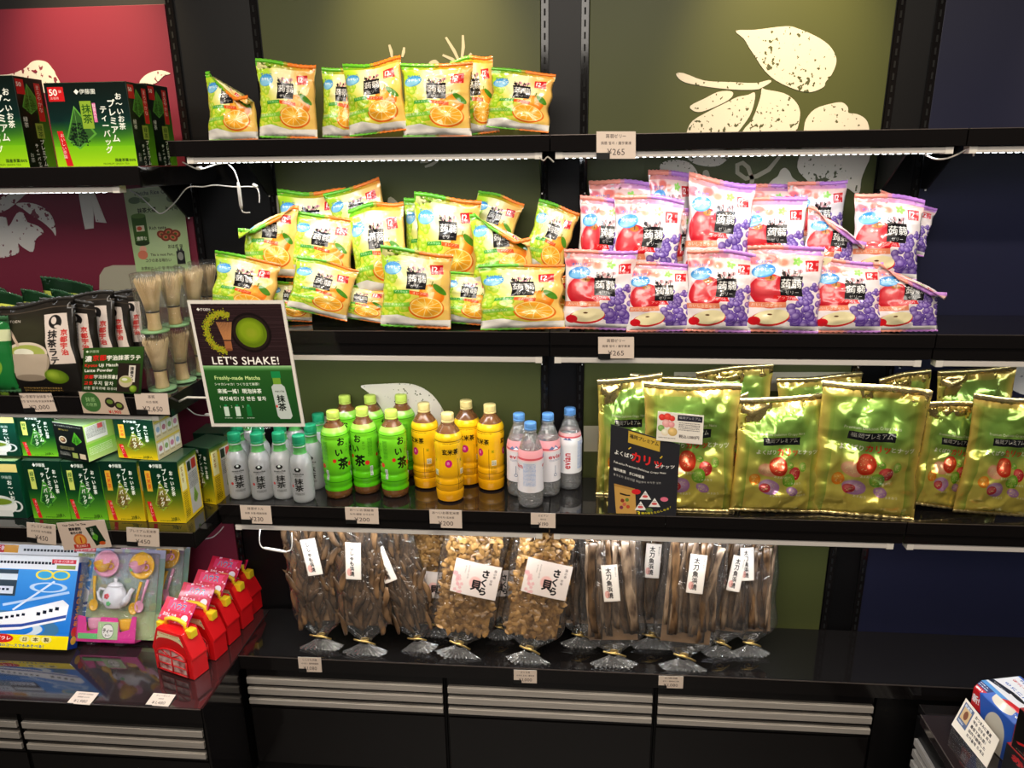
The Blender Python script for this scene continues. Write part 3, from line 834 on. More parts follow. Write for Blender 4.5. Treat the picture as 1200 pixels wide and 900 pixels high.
GT, GO, GA = 'orange and muscat jelly bags on the top shelf', 'orange and muscat jelly bags heaped on the second shelf', 'apple and grape jelly bags heaped on the second shelf'
F1 = .023; F2 = .092; F3 = .155
ob = [
 # box, Y, variant, roll, lean, label, group
 ((242,301,83,166), .045, 7, 0, 6, 'orange jelly bag with folded-over top, at the outer end of the top shelf', GT),
 ((303,372,75,167), .045, 0, 2, 6, 'orange and muscat jelly bag with a peaked green corner, second on the top shelf', GT),
 ((377,425,79,166), .085, 3, 3, 4, 'yellow-green jelly bag half hidden behind the tallest bag of the top shelf', GT),
 ((402,477,67,166), .045, 1, -5, 6, 'tallest jelly bag on the top shelf, orange seal rising to one side', GT),
 ((473,552,76,165), .040, 2, 1, 6, 'jelly bag with a big white wrinkled foot in the middle of the top shelf', GT),
 ((530,584,70,163), .095, 4, -5, 5, 'jelly bag showing only its orange half behind its neighbours on the top shelf', GT),
 ((571,649,80,164), .050, 5, 6, 8, 'slouching jelly bag nearest the shelf joint on the top shelf', GT),
 ((328,405,222,310), F3, 1, 0, 8, 'rearmost jelly bag at the cable end of the orange heap, mostly its seal showing', GO),
 ((384,462,212,300), F3, 2, -14, 8, 'rearmost jelly bag with its orange corner tilted up, highest of the orange heap', GO),
 ((475,520,233,325), .140, 3, 0, 5, 'jelly bag peeking out beside the square upright one in the orange heap back row', GO),
 ((487,563,233,332), .115, 0, 2, 6, 'square upright jelly bag, back row of the orange heap, its 12 badge facing out', GO),
 ((543,612,226,300), .165, 4, 17, 8, 'green-sealed jelly bag tipped over at the rear of the orange heap', GO),
 ((610,678,236,325), .125, 5, 17, 8, 'jelly bag leaning towards the black upright at the end of the orange heap', GO),
 ((285,350,235,325), F2, 6, 4, 8, 'jelly bag with folded top in the middle row of the orange heap, nearest the cable', GO),
 ((337,418,248,330), F2, 3, 8, 10, 'tilted wide jelly bag in the middle row just behind the sign, glare across its face', GO),
 ((408,481,243,345), F2-.01, 4, -6, 12, 'jelly bag with a spiky green corner in the middle row of the orange heap', GO),
 ((552,624,247,336), .085, 7, -4, 12, 'jelly bag with orange seal folded forward, middle row, large orange slice', GO),
 ((246,330,297,392), F1+.01, 5, 9, 10, 'jelly bag standing behind the matcha sign, lower half hidden', GO),
 ((316,366,328,391), .085, 1, 3, 6, 'dim jelly bag wedged in the gap beside the matcha sign', GO),
 ((338,418,303,391), F1, 4, 15, 10, 'front row jelly bag tipped with its green top edge sloping down, next to the sign', GO),
 ((393,455,333,391), .055, 2, 8, 14, 'squashed jelly bag low in the front row between two upright ones', GO),
 ((447,530,295,391), F1-.005, 0, 3, 8, 'large upright jelly bag in the front row with green and orange seal, plump orange slice', GO),
 ((515,586,319,391), .058, 3, 3, 12, 'low slumped jelly bag in the front row with its green seal bent over', GO),
 ((563,661,311,392), F1-.005, 5, -2, 14, 'widest jelly bag of the front row, creased across the orange, last before the apple bags', GO),
 ((635,668,325,391), .095, 2, -4, 5, 'dark orange jelly bag seen edge-on in the gap before the apple bags', GO),
]
for i, (bx, Y, v, ro, le, lb_, g) in enumerate(ob):
    place_bag('jelly_bag', ORANGE, v, bx, Y, lb_, g, ro, le, zmin=Z1 if g == GT else Z2, yaw=((i*37) % 11-5)*1.4)
ab = [
 ((690,765,218,310), F3, 0, 0, 6, 'apple jelly bag rearmost behind the first two, only its salmon and purple seal showing'),
 ((760,812,203,310), F3, 1, -2, 5, 'tall apple jelly bag at the rear with a raised salmon seal'),
 ((866,935,222,300), F3, 2, 0, 6, 'rear apple and grape bag behind the badge bag, purple seal showing'),
 ((922,989,219,300), F3+.005, 3, -1, 6, 'rear grape bag with flat lilac seal and a 12 badge below the bell-shaped leaf'),
 ((1018,1098,228,300), F3, 4, 13, 8, 'rear apple bag tilted to a point over the navy panel'),
 ((676,737,234,330), F2, 1, 3, 6, 'apple jelly bag first in the middle row, grape side hidden by its neighbour'),
 ((717,798,235,335), F2-.018, 0, 2, 6, 'apple and grape bag second in the middle row with crumpled grapes'),
 ((785,815,250,330), F2+.03, 3, 0, 4, 'narrow slice of an apple bag in the gap of the middle row'),
 ((803,881,211,325), F2-.01, 4, 2, 8, 'tallest apple and grape bag of the middle row, strong glare on its blue splash'),
 ((864,942,238,325), F2-.01, 2, -1, 8, 'middle row bag whose grapes face out, apple side tucked in'),
 ((936,1011,243,330), F2-.015, 5, 8, 12, 'middle row apple bag slumped forward with a big white foot'),
 ((995,1082,233,328), F2-.01, 0, 3, 9, 'middle row apple and grape bag over the end of the heap with crossed 12 badge'),
 ((660,744,299,394), F1, 3, 2, 8, 'front row apple bag first beside the orange bags, purple corner swept up'),
 ((735,808,311,394), F1, 1, -1, 9, 'front row apple and grape bag second in its row, top edge bent away'),
 ((804,881,300,395), F1, 0, 1, 7, 'front row apple and grape bag third in its row under the tallest one'),
 ((874,961,296,395), F1, 2, 1, 7, 'broadest front row apple bag with flat salmon and purple seal, fourth in its row'),
 ((954,1031,307,396), F1+.005, 4, -1, 10, 'front row apple bag fifth in its row with its seal folded back'),
 ((1023,1099,308,396), F1, 5, -2, 9, 'last front row apple bag, next to the navy panel'),
]
for i, (bx, Y, v, ro, le, lb_) in enumerate(ab):
    place_bag('jelly_bag', APPLE, v, bx, Y, lb_, GA, ro, le, zmin=Z2, yaw=((i*53) % 9-4)*1.6)


# ---- golden nut bags
def gold_art():
    c = Canvas(300, 380, (.78,.68,.30)); rnd = random.Random(9)
    c.grad(0,0,300,380,(.60,.66,.28),(.84,.76,.34))
    for x0, x1, a, b_ in ((0,40,(.90,.76,.36),(.58,.64,.24)), (260,300,(.58,.64,.24),(.88,.74,.36))): c.grad(x0,0,x1,380,a,b_,vert=False)
    c.ell(150,110,120,90,(.46,.62,.26),al=.85,soft=50); c.grad(0,0,300,20,(.90,.74,.38),(.70,.68,.30))
    c.text(150,98,'Premium Delicious Crispy Nuts',12,(.95,.93,.85),center=True)
    c.rect(84,118,216,144,(.12,.12,.13)); c.text(150,118,'福岡プレミアム',17,(.95,.93,.85),center=True,bold=.3)
    c.text(60,156,'よくばり',18,(.97,.95,.88),bold=.5); c.text(132,150,'カリッ',26,(.86,.16,.12),bold=.9); c.text(206,156,'とナッツ',18,(.97,.95,.88),bold=.5)
    for x, y, rx, ry, cc, lit, ro in ((105,232,32,22,(.90,.62,.46),(.98,.80,.62),.3),(140,215,28,32,(.80,.20,.10),(.98,.50,.34),0),(200,240,22,22,(.74,.16,.16),(.95,.45,.40),0),(182,210,14,9,(.40,.66,.16),(.7,.88,.4),.6),(178,262,22,24,(.42,.66,.14),(.72,.88,.4),0),(118,292,34,26,(.70,.50,.68),(.88,.74,.84),.2),(104,296,18,16,(.76,.20,.24),(.92,.50,.46),0),(192,302,20,15,(.66,.46,.64),(.86,.72,.82),.4),(70,268,18,20,(.90,.50,.12),(1,.75,.3),0),(232,220,12,16,(.50,.70,.2),(.8,.9,.5),0)):
        c.ball(x,y,rx,cc,lit,ro,ry)
        for k in range(14): c.ell(x+rnd.uniform(-rx,rx)*.6,y+rnd.uniform(-ry,ry)*.6,1.2,1.2,(.98,.9,.6))
    for x, y in ((128,246),(186,268),(120,316),(206,312)): c.text(x,y,'あまおう',9,(.98,.96,.9),bold=.3)
    return c


gold_m = gold_art().mat('gold_nut_print', rough=.22, metal=.60, coat=.6, spec=.6, bump=(34,.18))
goldb = mat('gold_foil', (.80,.60,.22), .22, metal=.95, bump=(40,.3))
GOLD = bag_kind('nut_bag', [gold_m, goldb], mat('gold_seal', (.78,.62,.28), .25, metal=.9, bump=(90,.5)), .235, .30, .062, (21, 22, 23, 24, 25), wr=.0060, ridge=.0200, cf=.62, nx=44, nz=56, seal=.016)
GN = 'golden nut bags on the third shelf'
gb = [
 ((700,772,448,604), .110, 1, -1, 4, 'gold foil nut bag whose crumpled edge shows behind the dark sign'),
 ((735,835,446,600), .150, 2, 1, 4, 'rear gold nut bag behind the first one, seal visible above the white card'),
 ((815,905,433,560), .155, 3, -3, 5, 'rear gold nut bag whose seal tips up highest at the start of the row'),
 ((754,862,457,608), .042, 0, 0, 5, 'front gold nut bag partly covered by the dark sign and white card'),
 ((846,872,470,606), .100, 1, 0, 3, 'gold nut bag squeezed edge-on between the first two front bags'),
 ((858,967,470,609), .040, 1, 2, 6, 'front green-gold nut bag with tilted black band, second of the front row'),
 ((908,1014,443,560), .145, 0, -4, 6, 'rear gold nut bag bulging above the gap between two front bags'),
 ((956,1076,457,611), .038, 2, 1, 5, 'front gold nut bag in the middle with every fruit of its print in view'),
 ((1026,1096,440,560), .150, 3, -7, 6, 'rear gold nut bag with a slanting twisted top'),
 ((1068,1157,474,615), .070, 3, 6, 8, 'front gold nut bag leaning aside with its lower corner kicked out'),
 ((1094,1182,438,570), .140, 1, 1, 5, 'rear gold nut bag with flat dark seal in front of the navy panel'),
 ((1123,1228,470,616), .045, 0, 4, 6, 'front gold nut bag cut by the picture edge, standing tallest of its row'),
]
for i, (bx, Y, v, ro, le, lb_) in enumerate(gb):
    place_bag('nut_bag', GOLD, v, bx, Y, lb_, GN, ro, le, zmin=Z3, yaw=((i*29) % 7-3)*2)

# ================================================================== drinks
def px_scale_x(px, py, Y): return P(px, py, Y=Y)


def stand(px, py, Z, Yc=None):
    q = P(px, py, Z=Z) if Yc is None else P(px, py, Y=Yc)
    return Vector((q.x, q.y, Z))


def bottle_profile(R, H, kind):
    if kind == 'tea':
        p = [(0,.004),(R*.45,.001),(R*.80,0),(R*.93,.004),(R*.97,.014),(R*.99,.028),(R*.95,.032),(R*.95,.036),(R,.042),(R,.060),(R*.95,.064),(R*.95,.068),(R,.073),(R*.99,.10),(R*.955,.118),(R*.985,.134),(R,.138),(R,.156),(R*.97,.160),(R*.97,.164),(R*.99,.168),(R*.93,.176),(R*.74,.188),(R*.50,.199),(R*.42,.203),(R*.40,.212)]
    elif kind == 'water':
        p = [(0,.006),(R*.40,.004),(R*.78,0),(R*.93,.005),(R*.98,.014),(R,.030),(R*.985,.034),(R,.040),(R*.98,.075),(R*.98,.120),(R,.126),(R*.98,.134),(R*.90,.148),(R*.78,.162),(R*.60,.178),(R*.44,.190),(R*.38,.196),(R*.38,.205)]
    else:
        p = [(0,.005),(R*.45,.003),(R*.80,0),(R*.95,.004),(R,.014),(R,.040),(R*.99,.060),(R,.078),(R*.97,.092),(R*.86,.104),(R*.66,.113),(R*.52,.118),(R*.50,.140)]
    s = H/p[-1][1]
    return [(r, z*s) for r, z in p]


def cut(prof, a, b, grow=.0004):
    """the part of a profile between two heights, grown outward a touch"""
    out = []
    for i in range(len(prof)-1):
        (r0,z0),(r1,z1) = prof[i], prof[i+1]
        for t in (0,.5):
            z = z0+(z1-z0)*t
            if a <= z <= b: out.append((r0+(r1-r0)*t+grow, z))
    def rad(z):
        for (r0,z0),(r1,z1) in zip(prof, prof[1:]):
            if z0 <= z <= z1 and z1 > z0: return r0+(r1-r0)*(z-z0)/(z1-z0)
        return prof[-1][0]
    return [(rad(a)+grow, a)] + [q for q in out if a+1e-4 < q[1] < b-1e-4] + [(rad(b)+grow, b)]


def cap_mesh(r, z, h, name, m_):
    mb = MB(); n = 48
    mb.lathe([(r*.98,z),(r,z+.001),(r,z+.0035),(r*.96,z+.004)], 32)
    prof = [(r*.99,z+.005),(r,z+.006),(r,z+h-.002),(r*.93,z+h),(0,z+h)]
    vs=[]; fs=[]
    for rr, zz in prof:
        for k in range(n):
            a = 2*PI*k/n; q = rr*(1-.035*(k % 2)) if rr > r*.98 else rr
            vs.append((q*math.cos(a), q*math.sin(a), zz))
    for i in range(len(prof)-1):
        for k in range(n): fs.append((i*n+k, i*n+(k+1)%n, (i+1)*n+(k+1)%n, (i+1)*n+k))
    mb.add(vs, fs, 0, None, True)
    return mb.mesh(name, m_)


def clear_film(name, tint=(1,1,1), glossy=.20, rough=.10, haze=.05):
    mt = bpy.data.materials.new(name); mt.use_nodes = True; nt = mt.node_tree; nt.nodes.clear()
    o = nt.nodes.new('ShaderNodeOutputMaterial'); tr = nt.nodes.new('ShaderNodeBsdfTransparent'); gl = nt.nodes.new('ShaderNodeBsdfGlossy'); df = nt.nodes.new('ShaderNodeBsdfDiffuse')
    tr.inputs[0].default_value = (*tint, 1); gl.inputs['Roughness'].default_value = rough; df.inputs[0].default_value = (.8,.8,.8,1)
    lw = nt.nodes.new('ShaderNodeLayerWeight'); lw.inputs['Blend'].default_value = .28
    tc = nt.nodes.new('ShaderNodeTexCoord'); nz = nt.nodes.new('ShaderNodeTexNoise'); nz.inputs['Scale'].default_value = 66; nz.inputs['Detail'].default_value = 3
    nz.inputs['Distortion'].default_value = 1.2
    bp = nt.nodes.new('ShaderNodeBump'); bp.inputs['Strength'].default_value = .8; bp.inputs['Distance'].default_value = .006
    mp = nt.nodes.new('ShaderNodeMath'); mp.operation = 'MULTIPLY_ADD'; mp.inputs[1].default_value = .40; mp.inputs[2].default_value = glossy*.45
    m1 = nt.nodes.new('ShaderNodeMixShader'); m2 = nt.nodes.new('ShaderNodeMixShader')
    L = nt.links.new
    L(tc.outputs['Object'], nz.inputs['Vector']); L(nz.outputs['Fac'], bp.inputs['Height']); L(bp.outputs['Normal'], gl.inputs['Normal']); L(bp.outputs['Normal'], lw.inputs['Normal'])
    L(lw.outputs['Fresnel'], mp.inputs[0]); m2.inputs[0].default_value = haze
    L(tr.outputs[0], m2.inputs[1]); L(df.outputs[0], m2.inputs[2])
    L(mp.outputs[0], m1.inputs[0]); L(m2.outputs[0], m1.inputs[1]); L(gl.outputs[0], m1.inputs[2]); L(m1.outputs[0], o.inputs[0])
    return mt


PET = clear_film('clear_pet', (.96,.98,.98), glossy=.45, rough=.04, haze=.16)
FROST = clear_film('hazy_pet', (.97,.98,.97), glossy=.3, rough=.10, haze=.50)
TEA = mat('amber_tea', (.36,.15,.05), .08, trans=.55, ior=1.33, spec=.6)
CAP_G = mat('pale_green_cap', (.52,.66,.10), .4)
CAP_Y = mat('cream_cap', (.74,.58,.22), .4)
CAP_B = mat('light_blue_cap', (.10,.26,.55), .35)
CAP_M = mat('emerald_cap', (.02,.36,.16), .35)
NECK_M = mat('green_neck_film', (.10,.42,.10), .3, coat=.4)


def greentea_art():
    c = Canvas(420, 300, (.40,.78,.10)); c.grad(0,0,420,300,(.50,.84,.18),(.32,.72,.06))
    c.rect(0,0,420,20,(.66,.88,.35)); c.rect(0,32,420,35,(.2,.5,.05)); c.rect(0,252,420,256,(.2,.52,.05))
    for k in range(3):
        x = 60+k*140
        c.text(x-26,36,'お',40,(.05,.08,.04),bold=1.4); c.text(x-40,84,'い',42,(.05,.08,.04),bold=1.6)
        c.text(x-28,132,'茶',56,(.05,.08,.04),bold=2.0); c.ell(x-42,150,9,9,(.80,.16,.12)); c.ell(x+38,178,11,11,(.85,.20,.15))
        c.text(x+18,70,'お〜い',14,(.1,.3,.05),vert=True)
        c.scribble(x+44,60,24,3,(.12,.40,.06),20,k); c.rect(x+50,196,x+64,244,(.93,.95,.90)); c.scribble(x+52,200,10,2,(.1,.1,.1),16,k)
    return c


def yellowtea_art():
    c = Canvas(420, 300, (.90,.68,.04)); c.grad(0,0,420,300,(.95,.76,.10),(.86,.60,.02))
    c.rect(0,30,420,33,(.55,.38,.03)); c.rect(0,250,420,253,(.62,.42,.03)); c.rect(0,222,420,225,(.62,.42,.03))
    for k in range(3):
        x = 50+k*140
        c.text(x-26,60,'玄米茶',27,(.12,.09,.03),bold=1.1); c.scribble(x-20,38,90,4,(.3,.2,.02),1,k)
        c.ell(x+6,128,17,17,(.76,.10,.42)); c.text(x-3,118,'香',14,(.98,.9,.95)); c.text(x+64,110,'米',16,(.25,.4,.05),vert=True)
        c.rect(x+52,110,x+54,250,(.35,.22,.03)); c.rect(x+66,160,x+90,184,(.93,.90,.75)); c.scribble(x+68,164,20,2.4,(.15,.12,.1),5,k); c.scribble(x+60,192,34,3,(.42,.30,.04),7,k+9)
    return c


def water_art():
    c = Canvas(420, 300, (.88,.86,.87)); c.rect(0,0,420,52,(.90,.62,.64)); c.rect(0,52,420,66,(.80,.30,.34)); c.rect(0,66,420,76,(.93,.80,.80))
    for k in range(2):
        x = 20+k*210
        c.poly([(x+20,60),(x+40,36),(x+52,50),(x+62,30),(x+84,60)],(.36,.45,.62)); c.poly([(x+44,60),(x+62,42),(x+80,60)],(.92,.93,.95))
        c.text(x+20,84,'evian',44,(.72,.10,.16),bold=1.2); c.scribble(x+26,136,70,5,(.45,.5,.62),2,k)
        c.scribble(x+120,90,66,5,(.35,.52,.78),22,k+5); c.line(x+60,180,x+60,240,3,(.4,.45,.55)); c.ell(x+60,250,9,12,(.4,.45,.55),ring=3)
    return c


def water_art_side():
    c = Canvas(420, 300, (.90,.90,.91)); c.rect(0,0,420,22,(.90,.70,.71)); c.rect(0,22,420,34,(.80,.35,.38))
    w = Canvas(230, 70, (.90,.90,.91)); w.text(14,2,'evian',56,(.72,.10,.16),bold=1.6)
    rot = np.rot90(w.a, 1)
    for x in (96, 316): c.a[50:50+rot.shape[0], x:x+rot.shape[1]] = rot
    for x in (196, 396): c.scribble(x, 60, 24 if x > 300 else 78, 5, (.30,.50,.80), 28, x)
    for x in (110, 330): c.poly([(x,46),(x+18,30),(x+28,42),(x+36,28),(x+52,48)],(.30,.38,.55))
    return c


def matcha_print():
    c = Canvas(360, 240, (.1,.1,.1)); c.clear()
    K = (.07,.07,.06)
    for x in (180,):
        c.ell(x,36,17,15,K); c.ell(x,31,7,8,(.9,.93,.9)); c.rect(x-10,36,x-5,52,K); c.rect(x+5,36,x+10,52,K)
        c.text(x,54,'matcha',20,K,center=True,bold=.5); c.text(x,76,'green tea',9,K,center=True)
        c.text(x,92,'抹茶',48,K,vert=True,center=True,bold=1.6); c.ell(x-36,160,7,10,(.75,.15,.12)); c.scribble(x-24,206,50,4,K,3,3)
    return c


def make_bottle(name, kind, R, H, body_m, cap_m, cap_r, cap_h, label_m, a, b, shoulder=None, neck=None):
    t = thing(name, 'x', 'bottle')
    pr = bottle_profile(R, H-cap_h*.75, kind)
    MB().lathe(pr, 40).obj('bottle_body', body_m, t)
    zc = pr[-1][1]-cap_h*.25
    link('cap', cap_mesh(cap_r, zc, cap_h, 'cap', cap_m), t)
    lab = MB().lathe(cut(pr, a*H, b*H), 48); lab.f = [f for f in lab.f if len(f) == 4]; k = len(lab.f)
    lab.uv = [u for u in lab.uv if len(u) == 4]; lab.m = lab.m[:k]; lab.smooth = lab.smooth[:k]
    lab.obj('label', label_m, t)
    if neck: MB().lathe(cut(pr, neck[0]*H, neck[1]*H, .0008), 32).obj('neck_sleeve', neck[2], t)
    # support ring below the cap
    MB().lathe([(cap_r*.9,zc-.005),(cap_r*1.08,zc-.0045),(cap_r*1.08,zc-.003),(cap_r*.9,zc-.0025)], 32).obj('neck_ring', body_m, t)
    return t


GTM = greentea_art().mat('green_tea_label', rough=.25, coat=.5)
YTM = yellowtea_art().mat('brown_rice_tea_label', rough=.25, coat=.5)
WTM = water_art().mat('water_label', rough=.4); WTS = water_art_side().mat('water_label_upright', rough=.4)
MPM = matcha_print().mat('matcha_print', rough=.4, alpha=True)
GB = make_bottle('tea_bottle', 'tea', .0345, .224, TEA, CAP_G, .0155, .021, GTM, .10, .83)
YB = make_bottle('tea_bottle', 'tea', .0345, .224, TEA, CAP_Y, .0155, .021, YTM, .022, .80)
EB = make_bottle('water_bottle', 'water', .0315, .212, PET, CAP_B, .0145, .017, WTM, .20, .70)
ES = make_bottle('water_bottle', 'water', .0315, .212, PET, CAP_B, .0145, .017, WTS, .22, .72)
MT = make_bottle('matcha_bottle', 'matcha', .0275, .172, FROST, CAP_M, .0155, .024, MPM, .10, .60, neck=(.735,.87,NECK_M))
zd = Z3+.0006


def put(proto, used, px, py, label, group, rz, Y=None):
    loc = stand(px, py, zd) if Y is None else stand(px, py, zd, Y)
    if proto.name not in used:
        used.add(proto.name); o = proto; o.location = loc
    else: o = dup(proto, loc)
    o.rotation_euler = (0, 0, math.radians(rz)); o['label'] = label; o['group'] = group
    return o


used = set()
G_ = 'green tea bottles on the third shelf'
for px, py, l, rz in ((398,579,'green tea bottle at the front, barcode side out, beside the clear matcha bottles',55),
                      (431,574,'middle front green tea bottle with large black characters facing out',0),
                      (464,578,'front green tea bottle beside the yellow bottles, small print facing out',60),
                      (411,556,'rear green tea bottle behind the gap of the two first front ones',20),
                      (440,556,'rear green tea bottle under the point of the white leaf print',-30),
                      (475,555,'rear green tea bottle directly beside the rear yellow bottle',-15)):
    put(GB, used, px, py, l, G_, rz)
G_ = 'yellow brown-rice tea bottles on the third shelf'
for px, py, l, rz in ((501,568,'rear yellow tea bottle next to the green bottles, two characters and pink dot visible',-25),
                      (528,583,'foremost yellow tea bottle, standing ahead of the other three',20),
                      (549,564,'yellow tea bottle half hidden behind the foremost yellow one',10),
                      (576,570,'yellow tea bottle standing free beside the water bottles',-30)):
    put(YB, used, px, py, l, G_, rz)
G_ = 'evian_water bottles'.replace('evian_water', 'clear water') + ' on the third shelf'
put(EB, used, 622, 590, 'foremost clear water bottle with white and pink label turned sideways', G_, 30)
put(EB, used, 609, 577, 'clear water bottle behind the foremost one on the yellow bottle side', G_, 100)
put(EB, used, 642, 577, 'clear water bottle between the foremost one and the one with upright lettering', G_, 150)
put(ES, used, 667, 569, 'clear water bottle with red lettering running up its label', G_, 52)
G_ = 'clear matcha bottles on the third shelf'
for i, (px, py, l, rz) in enumerate(((283,581,'front row matcha bottle at the shelf end beside the tea cartons',25),
                      (309,582,'second matcha bottle in the front row, counted from the tea cartons',18),
                      (334,581,'third matcha bottle in the front row, counted from the tea cartons',10),
                      (357,585,'foremost matcha bottle, nearest the green tea bottles in its row',0),
                      (286,568,'second row matcha bottle right behind the shelf end one',0),
                      (310,569,'second row matcha bottle behind the second one of the front',0),
                      (335,567,'second row matcha bottle behind the third one of the front',0),
                      (370,570,'second row matcha bottle beside the first green tea bottle',5),
                      (298,553,'third row matcha bottle under the foot of the sign',0),
                      (351,554,'third row matcha bottle, its cap just under the sign corner',0),
                      (379,555,'rearmost matcha bottle, cap beside the green tea cap',0))):
    put(MT, used, px, py, l, G_, rz)

# ================================================================== dried fish in clear bags
FILM = clear_film('clear_film', glossy=.36, rough=.05, haze=.02)
FILMW = clear_film('gathered_clear_film', glossy=.3, rough=.14, haze=.16)
CASE = clear_film('clear_case', glossy=.10, rough=.04, haze=.02)
FISH = [noise_mat('dried_fish_skin_%s' % n_, a, b_, 60, .38, lo=.35, hi=.62, coat=.35, stretch=(1,1,.35), bump=.7) for n_, a, b_ in (('dark', (.014,.008,.005), (.14,.078,.038)), ('brown', (.035,.017,.008), (.22,.12,.055)), ('silver', (.035,.02,.014), (.28,.19,.12)))]
FLAKE = noise_mat('golden_shell_flesh', (.12,.05,.015), (.56,.31,.10), 45, .35, lo=.3, hi=.62, coat=.4, bump=.5)
GOLDW = mat('gold_tie', (.75,.52,.18), .3, metal=.8)


def fish_mesh(L, wd, seed, long=False):
    rnd = random.Random(seed); mb = MB(); n = 9; pts = []; rs = []
    for i in range(n):
        t = i/(n-1); pts.append((math.sin(t*3+seed)*wd*.35+rnd.uniform(-1,1)*wd*.06, 0, (t-.5)*L))
        rs.append(wd/2*max(.12, (math.sin(PI*(t*.84+.10))**.55)) if not long else wd/2*(.86+.16*math.sin(t*17+seed)))
    N = 8; vs = []; fs = []
    for (x, y, z), r in zip(pts, rs):
        for k in range(N):
            a = 2*PI*k/N; vs.append((x+r*math.cos(a)*(1+rnd.uniform(-.12,.12)), y+r*.42*math.sin(a)*(1+rnd.uniform(-.15,.25)), z+rnd.uniform(-1,1)*L*.006))
    for i in range(n-1):
        for k in range(N): fs.append((i*N+k, i*N+(k+1)%N, (i+1)*N+(k+1)%N, (i+1)*N+k))
    fs.append(tuple(range(N))[::-1]); fs.append(tuple((n-1)*N+k for k in range(N)))
    mb.add(vs, fs, 0, None, True)
    if not long:
        z = L/2; x = pts[-1][0]
        mb.add([(x,-.0006,z-.003),(x-wd*.45,-.0006,z+.010),(x,0.0006,z+.006),(x+wd*.45,-.0006,z+.010)], [(0,3,2),(0,2,1)])
    return mb


fishm = [fish_mesh(.046, .0135, k).mesh('dried_fish', FISH[k % 2]) for k in range(5)]
stripm = [fish_mesh(.190, .0160, k+20, True).mesh('dried_fish', FISH[(1,2,0,2)[k]]) for k in range(4)]


def film_bag(w_, h, th, seed):
    me, top, bot = bag_mesh('film', w_, h, th, seed, [FILM, FILM], nx=22, nz=40, wr=.004, ridge=.002, neck=.80, pin=.0, slump=.5)
    f = MB(); n = 34; rnd = random.Random(seed); vs = []; fs = []
    for j in range(6):
        t = j/5
        for i in range(n+1):
            a = (i/n-.5)*2.0; r = .010+.034*t
            vs.append((math.sin(a)*r*(1+.25*t), -.004-.010*t+math.sin(i*2.1+seed)*.0045*t+rnd.uniform(-1,1)*.0008, .006-math.cos(a)*r*.75))
    for j in range(5):
        for i in range(n):
            q = j*(n+1)+i; fs.append((q, q+1, q+n+2, q+n+1))
    f.add(vs, fs, 0, None, False)
    tie = MB().tube([(-.020,-.012,.012),(-.009,-.015,.010),(0,-.016,.009),(.009,-.014,.007),(.022,-.011,.001)], .0018, 6)
    tie.tube([(.0075*math.cos(a), .0065*math.sin(a)-.004, .009) for a in [2*PI*k/12 for k in range(12)]], .0018, 6, closed=True)
    return me, f, tie


def fish_label(lines, w_=.035, h=.075, kind='v'):
    if kind == 'v':
        c = Canvas(100, 214, (.88,.83,.78)); c.rect(4,4,96,210,(.84,.78,.72)); c.rect(6,6,94,208,(.90,.86,.81))
        c.text(42,12,lines,205/len(lines)*.86,(.10,.08,.08),vert=True,center=True,bold=1.3)
        c.text(80,14,'博多かねふく'[:5],11,(.3,.25,.22),vert=True); c.ell(24,172,15,22,(.85,.55,.50),al=.7)
    else:
        c = Canvas(300, 220, (.88,.82,.78)); rnd = random.Random(2)
        for k in range(16):
            x, y = rnd.uniform(5,70), rnd.uniform(90,215)
            for q in range(5): c.ell(x+7*math.cos(q*1.256),y+7*math.sin(q*1.256),5,4,(.88,.62,.62),rot=q*1.256,al=.8)
        c.ell(150,130,38,40,(.90,.66,.62),al=.8,soft=10)
        c.text(206,26,'さくら',56,(.08,.07,.07),vert=True,center=True,bold=3); c.text(122,100,'貝',72,(.08,.07,.07),bold=3)
        c.text(264,20,'海の幸',20,(.2,.16,.15),vert=True,center=True); c.text(240,90,'珍味',18,(.2,.16,.15),vert=True); c.text(90,24,'やわらかく仕上げ',11,(.35,.3,.28),vert=True); c.text(70,30,'おつまみに',10,(.4,.35,.3),vert=True)
    return c


LM = {'smelt': fish_label('ししゃも浜焼').mat('smelt_label', rough=.5), 'ribbon': fish_label('太刀魚浜焼').mat('ribbonfish_label', rough=.5), 'sakura': fish_label('', kind='h').mat('sakura_label', rough=.5)}
BACKING = mat('brown_card_backing', (.34,.20,.10), .6)
_proto = {}


